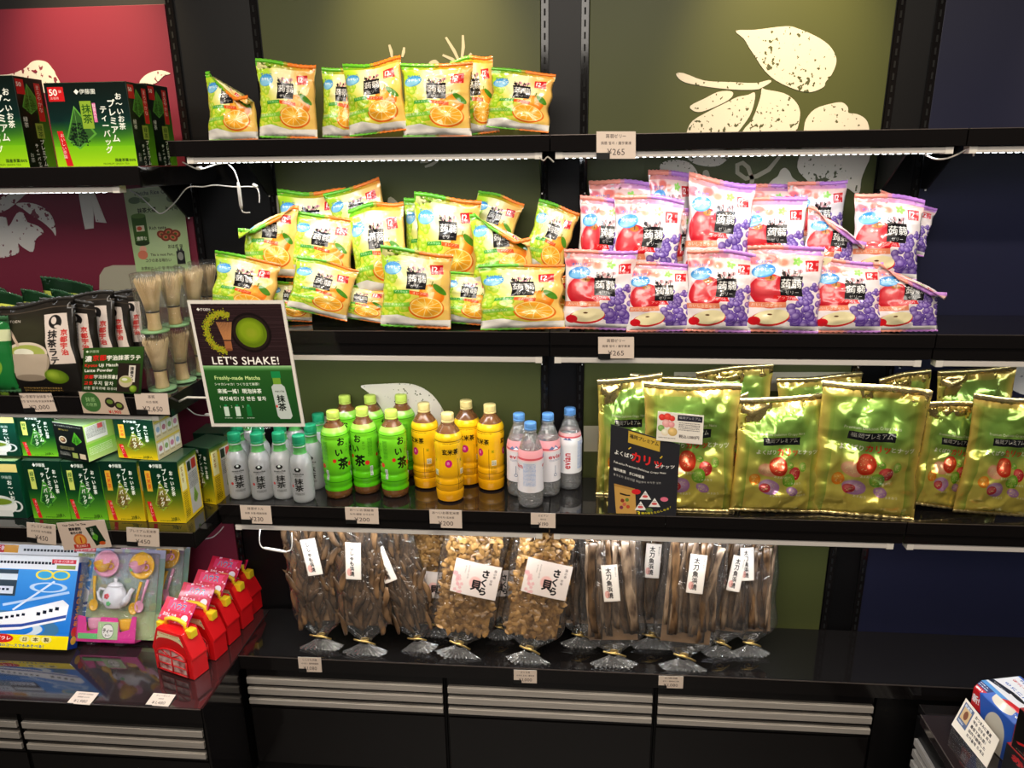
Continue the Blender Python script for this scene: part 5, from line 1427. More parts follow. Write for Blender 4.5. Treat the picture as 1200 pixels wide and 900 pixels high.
def carton_art(kind):
    c = Canvas(240, 300, (.03,.10,.07)); W_ = (.96,.96,.92)
    if kind == 'big':
        c = Canvas(400, 400, (.02,.08,.08)); c.grad(0,0,400,180,(.02,.07,.05),(.03,.15,.14)); c.grad(0,180,400,300,(.03,.17,.15),(.42,.72,.08)); c.grad(0,300,400,400,(.48,.76,.08),(.66,.86,.10))
        c.ell(230,210,160,60,(.06,.30,.20),al=.35,soft=50); pyramid_bag(c,130,235,128,(.05,.13,.08),(.35,.62,.22))
        c.rect(14,18,92,86,(.80,.10,.12)); c.text(18,16,'50',42,W_,bold=1.6); c.text(66,30,'袋',16,W_); c.text(22,62,'お徳用',14,W_)
        c.text(140,26,'◆伊藤園',26,W_,bold=.4); c.rect(160,86,216,216,(.55,.68,.20)); c.text(188,94,'抹茶入り緑茶'[:2],46,(.12,.30,.08),vert=True,center=True,bold=.8); c.rect(220,96,236,186,(.85,.45,.65)); c.text(228,98,'抹茶入り',18,W_,vert=True,center=True)
        c.text(352,46,'お〜いお茶',34,W_,vert=True,center=True,bold=1.2); c.text(312,74,'プレミアム',40,W_,vert=True,center=True,bold=1.4); c.text(270,104,'ティーバッグ',37,W_,vert=True,center=True,bold=1.3)
        c.poly([(26,226),(54,226),(80,396),(48,396)],(.82,.12,.14)); c.text(48,234,'おいしい茶葉',20,W_,vert=True,center=True)
        c.text(290,358,'国産茶葉100%',17,(.1,.2,.05),bold=.4); c.text(230,378,'PREMIUM GREEN TEA',13,(.3,.42,.05)); return c
    if kind == 'bigside':
        c = Canvas(150, 400, (.03,.10,.06)); c.grad(0,0,150,400,(.03,.09,.06),(.04,.12,.05)); c.grad(95,120,150,400,(.12,.30,.08),(.42,.68,.12)); pyramid_bag(c,62,110,84,(.2,.4,.1),(.35,.62,.22))
        c.rect(6,10,48,76,(.80,.12,.12)); c.text(8,16,'50',26,W_,bold=.8); c.rect(100,20,132,190,(.80,.16,.14)); c.text(116,24,'まろやかな',24,W_,vert=True,center=True)
        c.rect(70,200,112,268,(.58,.66,.25)); c.text(91,204,'緑茶',28,(.1,.25,.08),vert=True,center=True); c.text(24,170,'緑茶',24,W_,vert=True,center=True,bold=.5); c.text(90,270,'プレミアム',24,W_,vert=True,center=True,bold=.9); c.text(58,290,'ティーバッグ',19,W_,vert=True,center=True,bold=.7); c.text(24,330,'お茶',22,W_,vert=True,center=True); return c
    if kind in ('green', 'yellow'):
        if kind == 'green': c.grad(0,0,240,150,(.02,.16,.10),(.03,.20,.10)); c.grad(0,150,240,300,(.04,.24,.10),(.46,.76,.14))
        else: c.grad(0,0,240,130,(.02,.15,.10),(.04,.22,.10)); c.grad(0,130,240,300,(.10,.28,.10),(.90,.76,.08))
        pyramid_bag(c,110,185,92,(.06,.28,.12) if kind == 'green' else (.45,.32,.16),(.36,.66,.22) if kind == 'green' else (.55,.66,.20))
        c.text(60,10,'◆伊藤園',20,W_,bold=.5)
        c.rect(28,46,62,146,(.80,.84,.40) if kind == 'green' else (.86,.66,.20)); c.text(45,52,'緑茶' if kind == 'green' else '玄米茶',26,(.1,.3,.1) if kind == 'green' else (.80,.25,.10),vert=True,center=True,bold=.6)
        c.text(190,40,'お〜いお茶',24,W_,vert=True,center=True,bold=1.0); c.text(148,30,'プレミアム',31,W_,vert=True,center=True,bold=1.2); c.text(112,56,'ティーバッグ',26,W_,vert=True,center=True,bold=1.0)
        c.poly([(14,196),(38,196),(58,296),(34,296)],(.84,.12,.14)); c.text(34,200,'おいしい',17,W_,vert=True,center=True)
        c.text(150,268,'20袋入',19,(.1,.2,.04),bold=.5); c.scribble(80,288,100,5,(.1,.25,.05),1,2); return c
    if kind == 'greenside':
        c.a[..., :3] = (.40,.72,.12); c.grad(0,0,240,90,(.03,.18,.10),(.30,.62,.14)); c.rect(20,26,150,200,(.80,.80,.74)); c.scribble(28,34,110,5,(.2,.3,.2),18,4); c.rect(90,20,170,60,(.85,.2,.2)); c.scribble(20,220,190,5,(.95,.95,.85),8,6); return c
    if kind == 'yellowside':
        c.a[..., :3] = (.90,.76,.10); c.grad(0,0,240,40,(.06,.26,.12),(.80,.72,.12)); c.rect(14,26,74,150,(.93,.90,.66)); c.text(40,30,'玄米茶',26,(.55,.3,.1),vert=True,center=True); c.scribble(22,160,50,6,(.3,.25,.05),14,4)
        c.rect(100,26,224,286,(.74,.73,.70)); c.rect(108,34,150,80,(.12,.20,.10)); c.rect(160,34,216,80,(.70,.20,.15)); c.scribble(108,92,110,5,(.25,.25,.25),10,9); pyramid_bag(c,160,215,52,(.3,.45,.15),(.55,.7,.3)); c.scribble(20,250,60,6,(.2,.2,.05),3,4); return c
    if kind == 'pictos':
        c.a[..., :3] = (.84,.78,.60); rnd = random.Random(8)
        for r in range(2):
            c.rect(6,20+r*140,234,34+r*140,(.85,.75,.25))
            for k in range(4):
                x = 14+k*56; c.rect(x,44+r*140,x+46,120+r*140,(.93,.91,.88)); c.ell(x+23,84+r*140,17,20,((.6,.7,.8),(.75,.45,.5),(.55,.68,.4),(.8,.5,.6))[(k+r)%4]); c.scribble(x+4,126+r*140,38,4,(.4,.3,.2),2,k)
        c.scribble(10,4,150,6,(.75,.15,.15),1,2); return c
    if kind == 'black':
        c.a[..., :3] = (.04,.06,.05); c.text(14,14,'お〜いお茶プレミアムティーバッグ',13,W_,bold=.3); c.text(40,44,'香りとコク',16,(.8,.7,.3)); pyramid_bag(c,165,130,66,(.1,.35,.05),(.32,.66,.12)); c.ell(62,140,30,30,(.80,.76,.66)); c.ell(62,140,22,22,(.40,.25,.18)); c.ell(58,136,12,10,(.7,.6,.4))
        c.scribble(30,196,110,6,(.7,.65,.4),3,5); c.rect(118,240,160,284,(.55,.60,.30)); c.rect(176,240,222,284,(.78,.70,.58)); c.scribble(20,244,80,5,(.75,.75,.7),4,5); return c
    if kind == 'blackside':
        c.a[..., :3] = (.62,.78,.36); c.rect(10,16,180,140,(.86,.86,.82)); c.scribble(18,24,150,5,(.25,.3,.25),12,4); c.rect(110,20,150,60,(.8,.3,.3)); c.grad(0,160,240,300,(.50,.78,.22),(.80,.90,.55)); c.scribble(20,190,180,9,(.93,.96,.85),5,8); return c
    if kind == 'cup':
        c.grad(0,0,240,300,(.03,.26,.20),(.04,.20,.14)); c.rect(0,16,240,58,(.90,.84,.50)); c.text(6,18,'味わい濃い',30,(.10,.30,.10),bold=1); c.text(150,74,'伊藤園',18,W_); c.text(186,96,'お〜いお茶',26,W_,vert=True,center=True,bold=1); c.text(60,88,'濃茶',62,(.95,.93,.70),vert=True,center=True,bold=2)
        c.ell(196,236,34,30,(.85,.86,.84),ring=9); c.ell(110,232,92,52,(.90,.90,.88)); c.ell(110,212,84,24,(.80,.84,.80)); c.ell(108,214,70,17,(.45,.55,.15)); c.rect(60,260,170,292,(.85,.86,.84)); return c
    if kind == 'cupside':
        c.a[..., :3] = (.80,.88,.72); c.rect(0,0,60,300,(.04,.30,.20)); c.text(120,20,'味わい濃い緑茶',30,(.08,.30,.12),vert=True,center=True,bold=1); c.scribble(180,30,40,5,(.2,.4,.2),30,4); return c


_ca = {}


def cmat(k):
    if k not in _ca: _ca[k] = carton_art(k).mat('carton_print_'+k, rough=.28, coat=.35)
    return _ca[k]


TOPG = mat('carton_top_green', (.03,.07,.035), .28, coat=.35); TOPL = mat('carton_top_light', (.30,.45,.20), .3, coat=.35); BOTC = mat('grey_board', (.3,.28,.25), .8)


def carton(label, group, loc, w_, d_, h_, yaw, front, side, top, back=None):
    t = thing('tea_carton', label, 'tea carton', loc, group, (0, 0, math.radians(yaw)))
    MB().box(-w_/2, w_/2, 0, d_, 0, h_, face_mats=[0,1,1,1,2,3]).obj('box', [cmat(front), cmat(side), top, BOTC], t, bevel=.0008)
    MB().box(-w_/2+.002, w_/2-.002, .0006, d_*.42, h_, h_+.0006).obj('tuck_flap', top, t)
    return t


g50 = 'large cartons of fifty tea bags on the upper shelf'
def big(label, xa, xb, ytop, Y, d_, yaw=0):
    L, R_ = P(xa,195,Y=Y), P(xb,195,Y=Y); T = P((xa+xb)/2-8, ytop, Y=Y)
    carton(label, g50, ((L.x+R_.x)/2, Y, zl1+.001), R_.x-L.x, d_, T.z-zl1, yaw, 'big', 'bigside', TOPG)
big('large black and green tea carton cut by the picture edge', -62, 35, 90, -.095, .085)
big('large black and green tea carton with its front facing out in full', 68, 162, 97, -.085, .078)
big('large tea carton behind the full-facing one, mostly its side showing', 104, 185, 99, .0, .085)
big('large tea carton rearmost beside the first, its narrow side showing', 2, 60, 97, .115, .08) if 0 else None

gs = 'small tea bag cartons on the tea unit shelf'
def small(label, xa, xb, ytop, ybot, z, d_, front, side, top, yaw=0, Y=None):
    q = P(xa, ybot, Z=z) if Y is None else P(xa, ybot, Y=Y)
    Y = q.y; L, R_ = P(xa,ybot,Y=Y), P(xb,ybot,Y=Y); T = P((xa+xb)/2-5, ytop, Y=Y)
    h_ = T.z-z
    return carton(label, gs, ((L.x+R_.x)/2, Y, z), (R_.x-L.x)*(1/math.cos(math.radians(yaw))), d_, h_, yaw, front, side, top), h_
zb = zl3+.0005
_, H1 = small('yellow-green tea carton at the end of the lower row, side with small print showing', 174, 218, 541, 612, zb, .088, 'yellow', 'yellowside', TOPG)
small('yellow-green tea carton second from the end of the lower row', 128, 171, 541, 610, zb, .088, 'yellow', 'yellowside', TOPG)
small('green tea carton of the lower row touching the yellow ones', 84, 127, 541, 608.5, zb, .088, 'green', 'greenside', TOPG)
small('green tea carton of the lower row beside the cup carton', 40, 83, 540, 607.5, zb, .088, 'green', 'greenside', TOPG)
small('dark green carton with a white cup picture in the lower row', -22, 32, 540, 606, zb, .10, 'cup', 'cupside', TOPL)
q5 = P(231, 588, Z=zb)
carton('yellow tea carton standing behind the lower row at the shelf end', gs, (-.058, -.005+.04, zb), .080, .085, .152, -14, 'yellow', 'yellowside', TOPG)
carton('yellow tea carton in the rear next to the matcha bottles, one edge showing', gs, (-.075, .135, zb), .085, .075, .150, 0, 'yellow', 'yellowside', TOPG)
zu = zb+H1+.0012
yq = -.066
small('carton of the upper row with its pictogram side turned out, next to the black one', 138, 188, 491, 541, zu, .090, 'yellow', 'pictos', TOPL, -7, Y=yq)
c_, _ = small('black-backed carton turned aside on the upper row', 66, 110, 497, 546, zu, .082, 'black', 'blackside', TOPL, -16, Y=yq-.012)
small('green tea carton of the upper row between the cup carton and the black one', 28, 70, 487, 538, zu, .088, 'green', 'greenside', TOPG, 0, Y=yq+.004)
small('dark green carton with a white cup picture in the upper row', -30, 25, 486, 536, zu, .10, 'cup', 'cupside', TOPL, 0, Y=yq)

# ================================================================== matcha latte pouches
def pouch_art(v=0):
    c = Canvas(240, 300, (.10,.08,.07)); c.grad(0,0,240,300,(.13,.11,.09),(.08,.07,.06)); c.ell(90,90,90,60,(.24,.24,.16),al=.7,soft=60); c.text(20,36,'◆ITOEN',13,(.9,.85,.8)); c.rect(0,14,240,17,(.28,.24,.2))
    c.poly([(148,34),(216,34),(228,190),(160,190)],(.86,.80,.76)); c.ell(182,58,19,20,(.10,.09,.09)); c.ell(178,54,8,11,(.86,.80,.76)); c.ell(188,72,9,5,(.86,.80,.76))
    c.text(174,78,'抹茶ラテ',27,(.10,.09,.09),vert=True,center=True,bold=1.2); c.text(206,78,'京都宇治',20,(.78,.16,.14),vert=True,center=True,bold=.9)
    c.ell(90,180,68,60,(.66,.60,.52)); c.ell(90,150,66,34,(.88,.82,.74)); c.ell(90,152,58,27,(.66,.70,.34)); c.ell(78,152,34,15,(.93,.92,.84)); c.poly([(26,156),(154,156),(140,236),(44,236)],(.74,.68,.60)); c.ell(92,236,48,12,(.58,.52,.45))
    c.ball(172,232,34,(.30,.42,.05),(.66,.76,.25),.3,24); c.line(30,66,66,130,10,(.80,.70,.62)); c.scribble(60,270,120,6,(.75,.60,.30),2,3)
    return c


PM = pouch_art().mat('latte_pouch_print', rough=.3, coat=.5, bump=(60,.2))
PB_ = mat('pouch_back_black', (.03,.025,.022), .35)
PSEAL = mat('pouch_seal_black', (.03,.027,.024), .35, coat=.3)
LATTE = bag_kind('latte_pouch', [PM, PB_], PSEAL, .150, .190, .036, (41, 42), wr=.0018, seal=.008, nx=20, nz=26, pin=.02)
gp = 'black matcha latte pouches standing one behind another'
for i, (bx, Y, l) in enumerate((((5,92,358,463), -.115, 'foremost black latte pouch with the glass cup picture in full'),
                    ((28,116,353,455), -.085, 'second black latte pouch, its long white label beside the foremost one'),
                    ((52,136,349,447), -.055, 'third black latte pouch of the row, label and face emblem showing'),
                    ((74,155,347,440), -.028, 'fourth black latte pouch of the row, label partly covered'),
                    ((96,174,346,430), .005, 'fifth black latte pouch of the row, label upright and sharp'),
                    ((112,184,344,424), .035, 'sixth and rearmost latte pouch whose label edge ends the row'))):
    place_bag('latte_pouch', LATTE, i, bx, Y, l, gp, roll=(i % 3-1)*.8, lean=5, cat='tea pouch')
GP = mat('green_pouch', (.04,.12,.05), .3, coat=.4)
def small_pouch_art(a, b_):
    c = Canvas(200,200,a); c.rect(0,26,200,60,b_); c.text(100,30,'濃い煎茶',24,(.2,.35,.1),center=True,bold=.8); c.ell(100,130,60,40,(.5,.65,.2)); return c
GPM = small_pouch_art((.03,.16,.06),(.80,.82,.35)).mat('green_pouch_print', rough=.3, coat=.5)
GR = bag_kind('green_pouch', [GPM, GP], GP, .110, .120, .03, (44,), wr=.001, seal=.003, nx=14, nz=16)
ggp = 'green tea pouches behind the latte pouches'
for bx, Y, l in (((58,116,331,420), .150, 'dark green pouch rearmost under the beige corner'), ((-6,38,345,430), .125, 'green pouch with a yellow band behind the foremost latte pouch'),
                 ((34,72,345,425), .120, 'dark green pouch between two yellow-banded ones'), ((-20,15,336,420), .155, 'bright green pouch with orange corner at the picture edge'), ((68,100,345,425), .125, 'grey-green pouch behind the third latte pouch')):
    place_bag('green_pouch', GR, 0, bx, Y, l, ggp, lean=3, cat='tea pouch')
LIGHTP = bag_kind('green_pouch', [small_pouch_art((.10,.45,.20),(.85,.88,.70)).mat('light_green_pouch_print', rough=.3, coat=.5), GP], GP, .11, .15, .04, (45,), wr=.002, nx=14, nz=16)
place_bag('green_pouch', LIGHTP, 0, (-40,17,372,457), -.125, 'light green pouch at the picture edge beside the foremost latte pouch', ggp, lean=4, cat='tea pouch')

# ================================================================== bamboo whisks in clear tubes
BAMBOO = noise_mat('bamboo', (.52,.34,.15), (.74,.54,.29), 30, .5, stretch=(1,1,.15))
BAMBOO2 = noise_mat('bamboo_tines', (.62,.44,.22), (.84,.66,.40), 50, .5, stretch=(1,1,.1))
THREAD = mat('thread', (.05,.04,.03), .7)
t = thing('whisk_tube', 'x', 'whisk', (0,0,0), 'bamboo whisks in clear tubes'); t.scale = (1.15,)*3
R_, H_ = .0300, .113
MB().lathe([(R_*.86,0),(R_*.87,.003),(R_,H_-.006),(R_*1.02,H_-.004),(R_*1.02,H_),(R_*.9,H_+.001),(0,H_+.001)], 40).obj('clear_tube', CASE, t)
MB().lathe([(0,.0005),(R_*.84,.0005),(R_*.86,.004),(0,.004)], 32).obj('green_foot', mat('pale_green_pad', (.30,.55,.25), .5), t)
h = MB().lathe([(0,.004),(.0125,.004),(.0130,.008),(.0115,.020),(.0118,.036),(.0112,.042)], 28).obj('handle', BAMBOO, t)
MB().lathe([(.0122,.0385),(.0128,.040),(.0122,.0415)], 28).obj('thread_band', THREAD, t)
tn = MB(); rnd = random.Random(6)
for k in range(54):
    a = 2*PI*k/54; r0, r1 = .0108, .0235+rnd.uniform(-.0012,.0008); zt = .103+rnd.uniform(-.002,.002)
    tn.tube([(r0*math.cos(a),r0*math.sin(a),.040),(r0*1.35*math.cos(a),r0*1.35*math.sin(a),.062),(r1*math.cos(a),r1*math.sin(a),zt-.006),(r1*.93*math.cos(a),r1*.93*math.sin(a),zt)], [.0011,.0011,.0008,.0004], 5)
for k in range(26):
    a = 2*PI*k/26; tn.tube([(.006*math.cos(a),.006*math.sin(a),.040),(.008*math.cos(a),.008*math.sin(a),.070),(.013*math.cos(a),.013*math.sin(a),.098)], [.001,.001,.0004], 4)
tn.obj('tines', BAMBOO2, t, kind='stuff')
gw = 'bamboo whisks in clear tubes'
zw = zl2+.0008
spots = [(191,459,0,'front whisk tube on the shelf, beside the green latte card'), (191,None,1,'whisk tube stacked on top of the front one')]
first = True
qa = stand(191, 456, zw)
base = [(qa.x, qa.y, 0, 'front bamboo whisk in a clear tube on the shelf, beside the latte card'), (qa.x+.002, qa.y+.002, 1, 'bamboo whisk in a clear tube stacked on the front one'),
        (qa.x+.012, qa.y+.068, 0, 'bamboo whisk tube on the shelf in the second rank, behind the front one'), (qa.x+.014, qa.y+.068, 1, 'bamboo whisk tube stacked in the second rank, behind the upper front one'),
        (qa.x+.028, qa.y+.135, 0, 'bamboo whisk tube on the shelf in the third rank, beside the sign edge'), (qa.x+.030, qa.y+.135, 1, 'bamboo whisk tube stacked in the third rank, above the sign'),
        (qa.x+.030, qa.y+.200, 1, 'rearmost stacked bamboo whisk tube, just clearing the sign corner'), (qa.x+.030, qa.y+.200, 0, 'rearmost bamboo whisk tube on the shelf, hidden mostly by the sign')]
for i, (x, y, lv, l) in enumerate(base):
    loc = (x, y, zw+lv*(H_+.0018)*1.15)
    if i == 0: o = t; o.location = loc
    else: o = dup(t, loc)
    o['label'] = l; o.rotation_euler = (0, 0, i*1.3)

# ================================================================== toys on the deck
def train_art():
    c = Canvas(520, 440, (.16,.46,.80)); c.grad(0,0,520,440,(.30,.62,.90),(.10,.42,.80)); c.rect(0,0,520,66,(.90,.90,.92)); c.rect(0,12,200,50,(.80,.16,.18)); c.text(20,12,'N700A 新幹線',26,(.98,.9,.9),bold=.6); c.rect(150,12,205,50,(.90,.62,.18))
    for k in range(16): c.rect(226+k*13,28,236+k*13,40,(.16,.18,.22))
    c.rect(420,14,510,34,(.82,.20,.25)); c.text(426,14,'日本の鉄道',15,(1,.95,.95)); c.rect(440,42,510,60,(.55,.60,.30))
    c.rect(0,70,300,196,(.22,.28,.33)); c.rect(0,74,180,130,(.88,.90,.93)); c.rect(186,90,300,120,(.88,.90,.93)); c.rect(130,150,290,186,(.86,.88,.92))
    for k in range(9): c.rect(14+k*17,92,25+k*17,104,(.12,.16,.24)); c.rect(136+k*16,160,146+k*16,170,(.14,.18,.26))
    for k in range(12): c.line(0+k*14,196,60+k*13,126+(k%3)*18,8,(.52,.62,.66)); c.line(k*15,140,50+k*14,200,6,(.42,.52,.58))
    c.ell(400,90,34,24,(.95,.85,.30)); c.ell(400,90,26,17,(.25,.65,.85)); c.ell(460,90,34,24,(.95,.85,.30)); c.ell(460,90,26,17,(.25,.65,.85))
    c.ell(150,350,330,90,(.25,.45,.62),ring=14); c.ell(150,350,270,62,(.80,.85,.90),ring=8); c.poly([(0,250),(30,222),(60,250)],(.93,.95,.97)); c.poly([(0,285),(40,300),(0,310)],(.9,.93,.96))
    c.line(260,240,500,170,12,(.70,.82,.95)); c.line(300,262,440,120,9,(.85,.90,.97)); c.ell(420,150,70,24,(.75,.85,.95),ring=6)
    # the big train
    c.poly([(20,352),(60,322),(130,300),(330,262),(480,206),(505,230),(500,300),(340,352),(150,376),(50,374)],(.95,.95,.97)); c.poly([(20,352),(60,340),(150,346),(340,326),(500,276),(500,290),(340,340),(150,360),(50,362)],(.20,.30,.62)); c.poly([(62,322),(96,306),(120,304),(104,322)],(.10,.12,.18)); c.poly([(20,352),(60,322),(70,336),(40,352)],(.80,.82,.86))
    for k in range(9): c.rect(176+k*20,316-k*5,188+k*20,328-k*5,(.10,.13,.2))
    for k in range(4): c.rect(390+k*22,268-k*9,404+k*22,284-k*9,(.10,.13,.2))
    c.rect(0,376,520,440,(.96,.86,.06)); c.text(20,404,'スターターセット',22,(.15,.25,.6),bold=1); c.ell(190,396,24,18,(.20,.60,.60)); c.text(190,384,'電動',17,(1,1,1),center=True,bold=.4); c.ell(280,396,38,20,(.82,.14,.14)); c.text(280,382,'プラレール'[:3],20,(1,1,1),center=True,bold=.6)
    for k, ch in enumerate('日本製'): c.ell(360+k*40,396,19,16,(.93,.88,.55)); c.text(360+k*40,384,ch,20,(.25,.2,.1),center=True,bold=.5)
    c.text(240,418,'2種類のコースでもあそべる！',15,(.1,.3,.7),bold=.5); c.text(0,198,'▲',50,(.95,.95,.98)); return c


def train_side():
    c = Canvas(80, 440, (.08,.22,.55)); c.rect(0,0,80,26,(.8,.8,.84)); c.text(40,80,'新幹線のぞみ号',36,(.90,.62,.16),vert=True,center=True,bold=1); c.ell(40,290-0+70,26,24,(.82,.16,.14)); c.ell(40,400,22,20,(.90,.72,.2)); return c


TRM = [train_art().mat('train_box_print', rough=.25, coat=.5), train_side().mat('train_box_side', rough=.25, coat=.5), mat('train_box_top', (.62,.62,.66), .3, coat=.5), BOTC]
def train_box(label, yoff, zoff=0, sc_=1):
    pb = P(80,770,Z=zl4); pt = P(95,661,X=pb.x); Lh = (pt-pb).length; an = math.atan2(pt.y-pb.y, pt.z-pb.z)
    t = thing('train_set_box', label, 'toy box', (pb.x, pb.y+yoff, zl4+.001+.042*math.sin(an)), 'toy train sets on the deck', (-an, 0, 0))
    MB().box(-.40, 0, 0, .042, 0, Lh*sc_, face_mats=[0,1,0,1,2,3]).obj('box', TRM, t, bevel=.0012)
    MB().box(-.38, -.02, .004, .038, Lh*sc_, Lh*sc_+.001).obj('lid_flap', TRM[2], t)
    return t
train_box('blue and yellow toy train set box, foremost with its train picture in full', 0)
o = train_box('toy train set box leaning behind the foremost one, red stripe on top', .066, 0, 1.0); o.location.x += .018; o.location.z += .0
PINK = mat('pink_plastic', (.82,.16,.42), .25, coat=.6); MAG = mat('magenta_card', (.78,.05,.35), .35, coat=.4); YEL = mat('yellow_plastic', (.90,.50,.03), .25, coat=.6); WHT = mat('white_toy_plastic', (.82,.80,.84), .2, coat=.7)
LPINK = mat('pale_pink_plastic', (.85,.38,.55), .25, coat=.6); FLR = mat('flower_red', (.80,.10,.12), .4); FLG = mat('flower_green', (.15,.60,.20), .4)


def teaset_art():
    c = Canvas(380, 420, (.55,.68,.42)); c.grad(0,0,380,420,(.62,.60,.72),(.56,.74,.46)); rnd = random.Random(12)
    for k in range(70): c.ell(rnd.uniform(0,380),rnd.uniform(0,330),rnd.uniform(8,26),rnd.uniform(5,16),((.80,.62,.74),(.70,.78,.52),(.62,.72,.80),(.75,.66,.50))[k%4],al=.5,soft=4)
    c.poly([(0,0),(60,0),(0,260)],(.50,.70,.80),.7); c.rect(0,290,380,420,(.72,.80,.60)); c.rect(350,40,380,300,(.30,.45,.35),.5); return c


def teaset_label():
    c = Canvas(200,110,(.70,.82,.62)); c.ell(100,58,60,48,(.40,.42,.42)); c.ell(100,58,56,44,(.96,.95,.94)); c.text(100,34,'ティー',34,(.15,.12,.12),center=True,bold=1.4); c.text(100,72,'セット',18,(.15,.12,.12),center=True,bold=.6); c.text(100,10,'MERRY KITCHEN',9,(.3,.3,.3),center=True); return c


def tea_set(label, dx, dy):
    pb = P(98,752,Z=zl4); pt = P(107,642,X=pb.x); Lh = (pt-pb).length; an = math.atan2(pt.y-pb.y, pt.z-pb.z); Wd = .213
    t = thing('toy_tea_set', label, 'toy', (pb.x+dx, pb.y+dy, zl4+.010), 'toy tea sets on the deck', (-an, 0, 0))
    s = Lh/420; X = lambda x: (x-368)/390*Wd; Z = lambda y: (580-y)/430*Lh
    # x, y below are measured on the front of the pack
    MB().poly([(X(360),Z(575)),(X(760),Z(575)),(X(770),Z(165)),(X(400),Z(165))], .0, .002).obj('backing_card', TSM, t)
    f = MB(); f.poly([(X(364),Z(578)),(X(672),Z(578)),(X(672),Z(462)),(X(650),Z(462)),(X(640),Z(520)),(X(590),Z(534)),(X(575),Z(470)),(X(490),Z(468)),(X(480),Z(520)),(X(420),Z(534)),(X(408),Z(470)),(X(364),Z(462))], -.030, -.027)
    f.box(X(364), X(672), -.030, 0, Z(578)-.001, Z(578)+.002); f.obj('front_tray', MAG, t)
    MB().box(X(482), X(584), -.0335, -.0305, Z(566), Z(488), face_mats=[0,1,1,1,1,1]).obj('name_label', [TSL, WHT], t)
    MB().box(X(380), X(480), -.0332, -.0305, Z(566), Z(542)).obj('side_label', FLG, t)
    def saucer(x, y, m_):
        mb = MB(); M = Matrix.Translation((X(x), -.004, Z(y))) @ Matrix.Rotation(PI/2, 4, 'X')
        mb.lathe([(0,.000),(.018,.0005),(.030,.005),(.036,.0085),(.0365,.0095),(.030,.0065),(.018,.002),(0,.002)], 32, M=M); return mb.obj('saucer', m_, t)
    def cup(x, y, m_, sc_=1, sg=1, fl=None):
        mb = MB(); M = Matrix.Translation((X(x), -.017, Z(y)-.011)) @ Matrix.Rotation(.25, 4, 'X')
        mb.lathe([(0,0),(.010,0),(.013,.003),(.019,.014),(.0215,.024),(.0225,.0255),(.0205,.025),(.018,.014),(0,.004)], 28, M=M)
        mb.tube([M @ Vector((sg*.019,0,.020)), M @ Vector((sg*.029,0,.021)), M @ Vector((sg*.031,0,.012)), M @ Vector((sg*.024,0,.005)), M @ Vector((sg*.015,0,.006))], .0022, 7)
        o = mb.obj('cup', m_, t); fb_ = MB()
        for q in range(5): fb_.lathe([(0,0),(.0023,0),(.0023,.001),(0,.001)], 8, M=Matrix.Translation((X(x)-.008+.0028*math.cos(q*1.256), -.037, Z(y)-.002+.0028*math.sin(q*1.256))) @ Matrix.Rotation(PI/2, 4, 'X'))
        fb_.obj('flower', fl or FLR, o)
    saucer(476,232,LPINK); saucer(662,236,YEL); cup(466,245,YEL,1,1,FLR); cup(650,245,LPINK,1,1,FLG)
    # teapot
    p = MB(); cx, cz = X(540), Z(430); M = Matrix.Translation((cx, -.020, cz))
    p.lathe([(0,0),(.020,0),(.024,.003),(.033,.018),(.0345,.030),(.031,.044),(.024,.055),(.021,.058)], 36, M=M, sy=.55)
    tp = p.obj('teapot', WHT, t)
    l = MB().lathe([(.021,.057),(.022,.060),(.016,.066),(.006,.069),(.004,.072),(.0065,.076),(.005,.080),(0,.081)], 28, M=M, sy=.6); l.obj('teapot_lid', WHT, tp)
    sp = MB().tube([M @ Vector(v) for v in ((.026,0,.014),(.038,-.002,.026),(.044,-.002,.042),(.052,-.002,.054))], [.012,.009,.006,.0055], 12); sp.obj('spout', WHT, tp)
    hd = MB().tube([M @ Vector(v) for v in ((-.027,0,.048),(-.042,0,.052),(-.048,0,.040),(-.044,0,.024),(-.029,0,.014))], .0038, 10); hd.obj('teapot_handle', WHT, tp)
    for fx, fz, fm, r in ((-.011,.034,FLR,.0046),(-.005,.015,FLG,.0038)):
        fl = MB()
        for q in range(5): fl.lathe([(0,0),(r*.7,0),(r*.7,.002),(0,.002)], 8, M=Matrix.Translation((cx+fx+r*math.cos(q*1.256), -.0375, cz+fz+r*math.sin(q*1.256))) @ Matrix.Rotation(PI/2, 4, 'X'))
        fl.obj('flower', fm, tp)
    def spoon(x0, y0, x1, y1, m_, m2):
        A, B_ = Vector((X(x0), -.010, Z(y0))), Vector((X(x1), -.010, Z(y1)))
        o = MB().tube([A, A.lerp(B_, .5)+Vector((0,-.003,0)), B_], [.0046,.0036,.003], 8).obj('spoon_handle', m_, t)
        b = MB(); M2 = Matrix.Translation(B_) @ Matrix.Rotation(PI/2, 4, 'X'); b.lathe([(0,.002),(.008,.003),(.0125,.007),(.0130,.0085),(.011,.006),(0,.0045)], 24, M=M2, sy=1.25); b.obj('spoon_bowl', m2, t)
    spoon(416,290,430,420,YEL,YEL); spoon(662,310,638,430,YEL,YEL); spoon(698,300,668,420,LPINK,LPINK)
    def pot(x, y, m_, fl):
        mb = MB(); M3 = Matrix.Translation((X(x), -.014, Z(y)))
        mb.lathe([(0,-.018),(.014,-.017),(.020,-.004),(.022,.012),(.0225,.014),(.020,.013),(0,-.010)], 28, M=M3, sy=.6)
        mb.obj('pot', m_, t)
    pot(444,505,LPINK,FLG); pot(606,505,YEL,FLR)
    # clear blister over everything
    bl = MB(); bl.box(X(372), X(748), -.041, -.002, Z(560), Z(178)); bl.obj('blister', CASE, t, bevel=.006)
    for x in (440, 588): MB().box(X(x)-.012, X(x)+.012, -.024, .002, -.009, 0).obj('pack_foot', CASE, t)
    return t


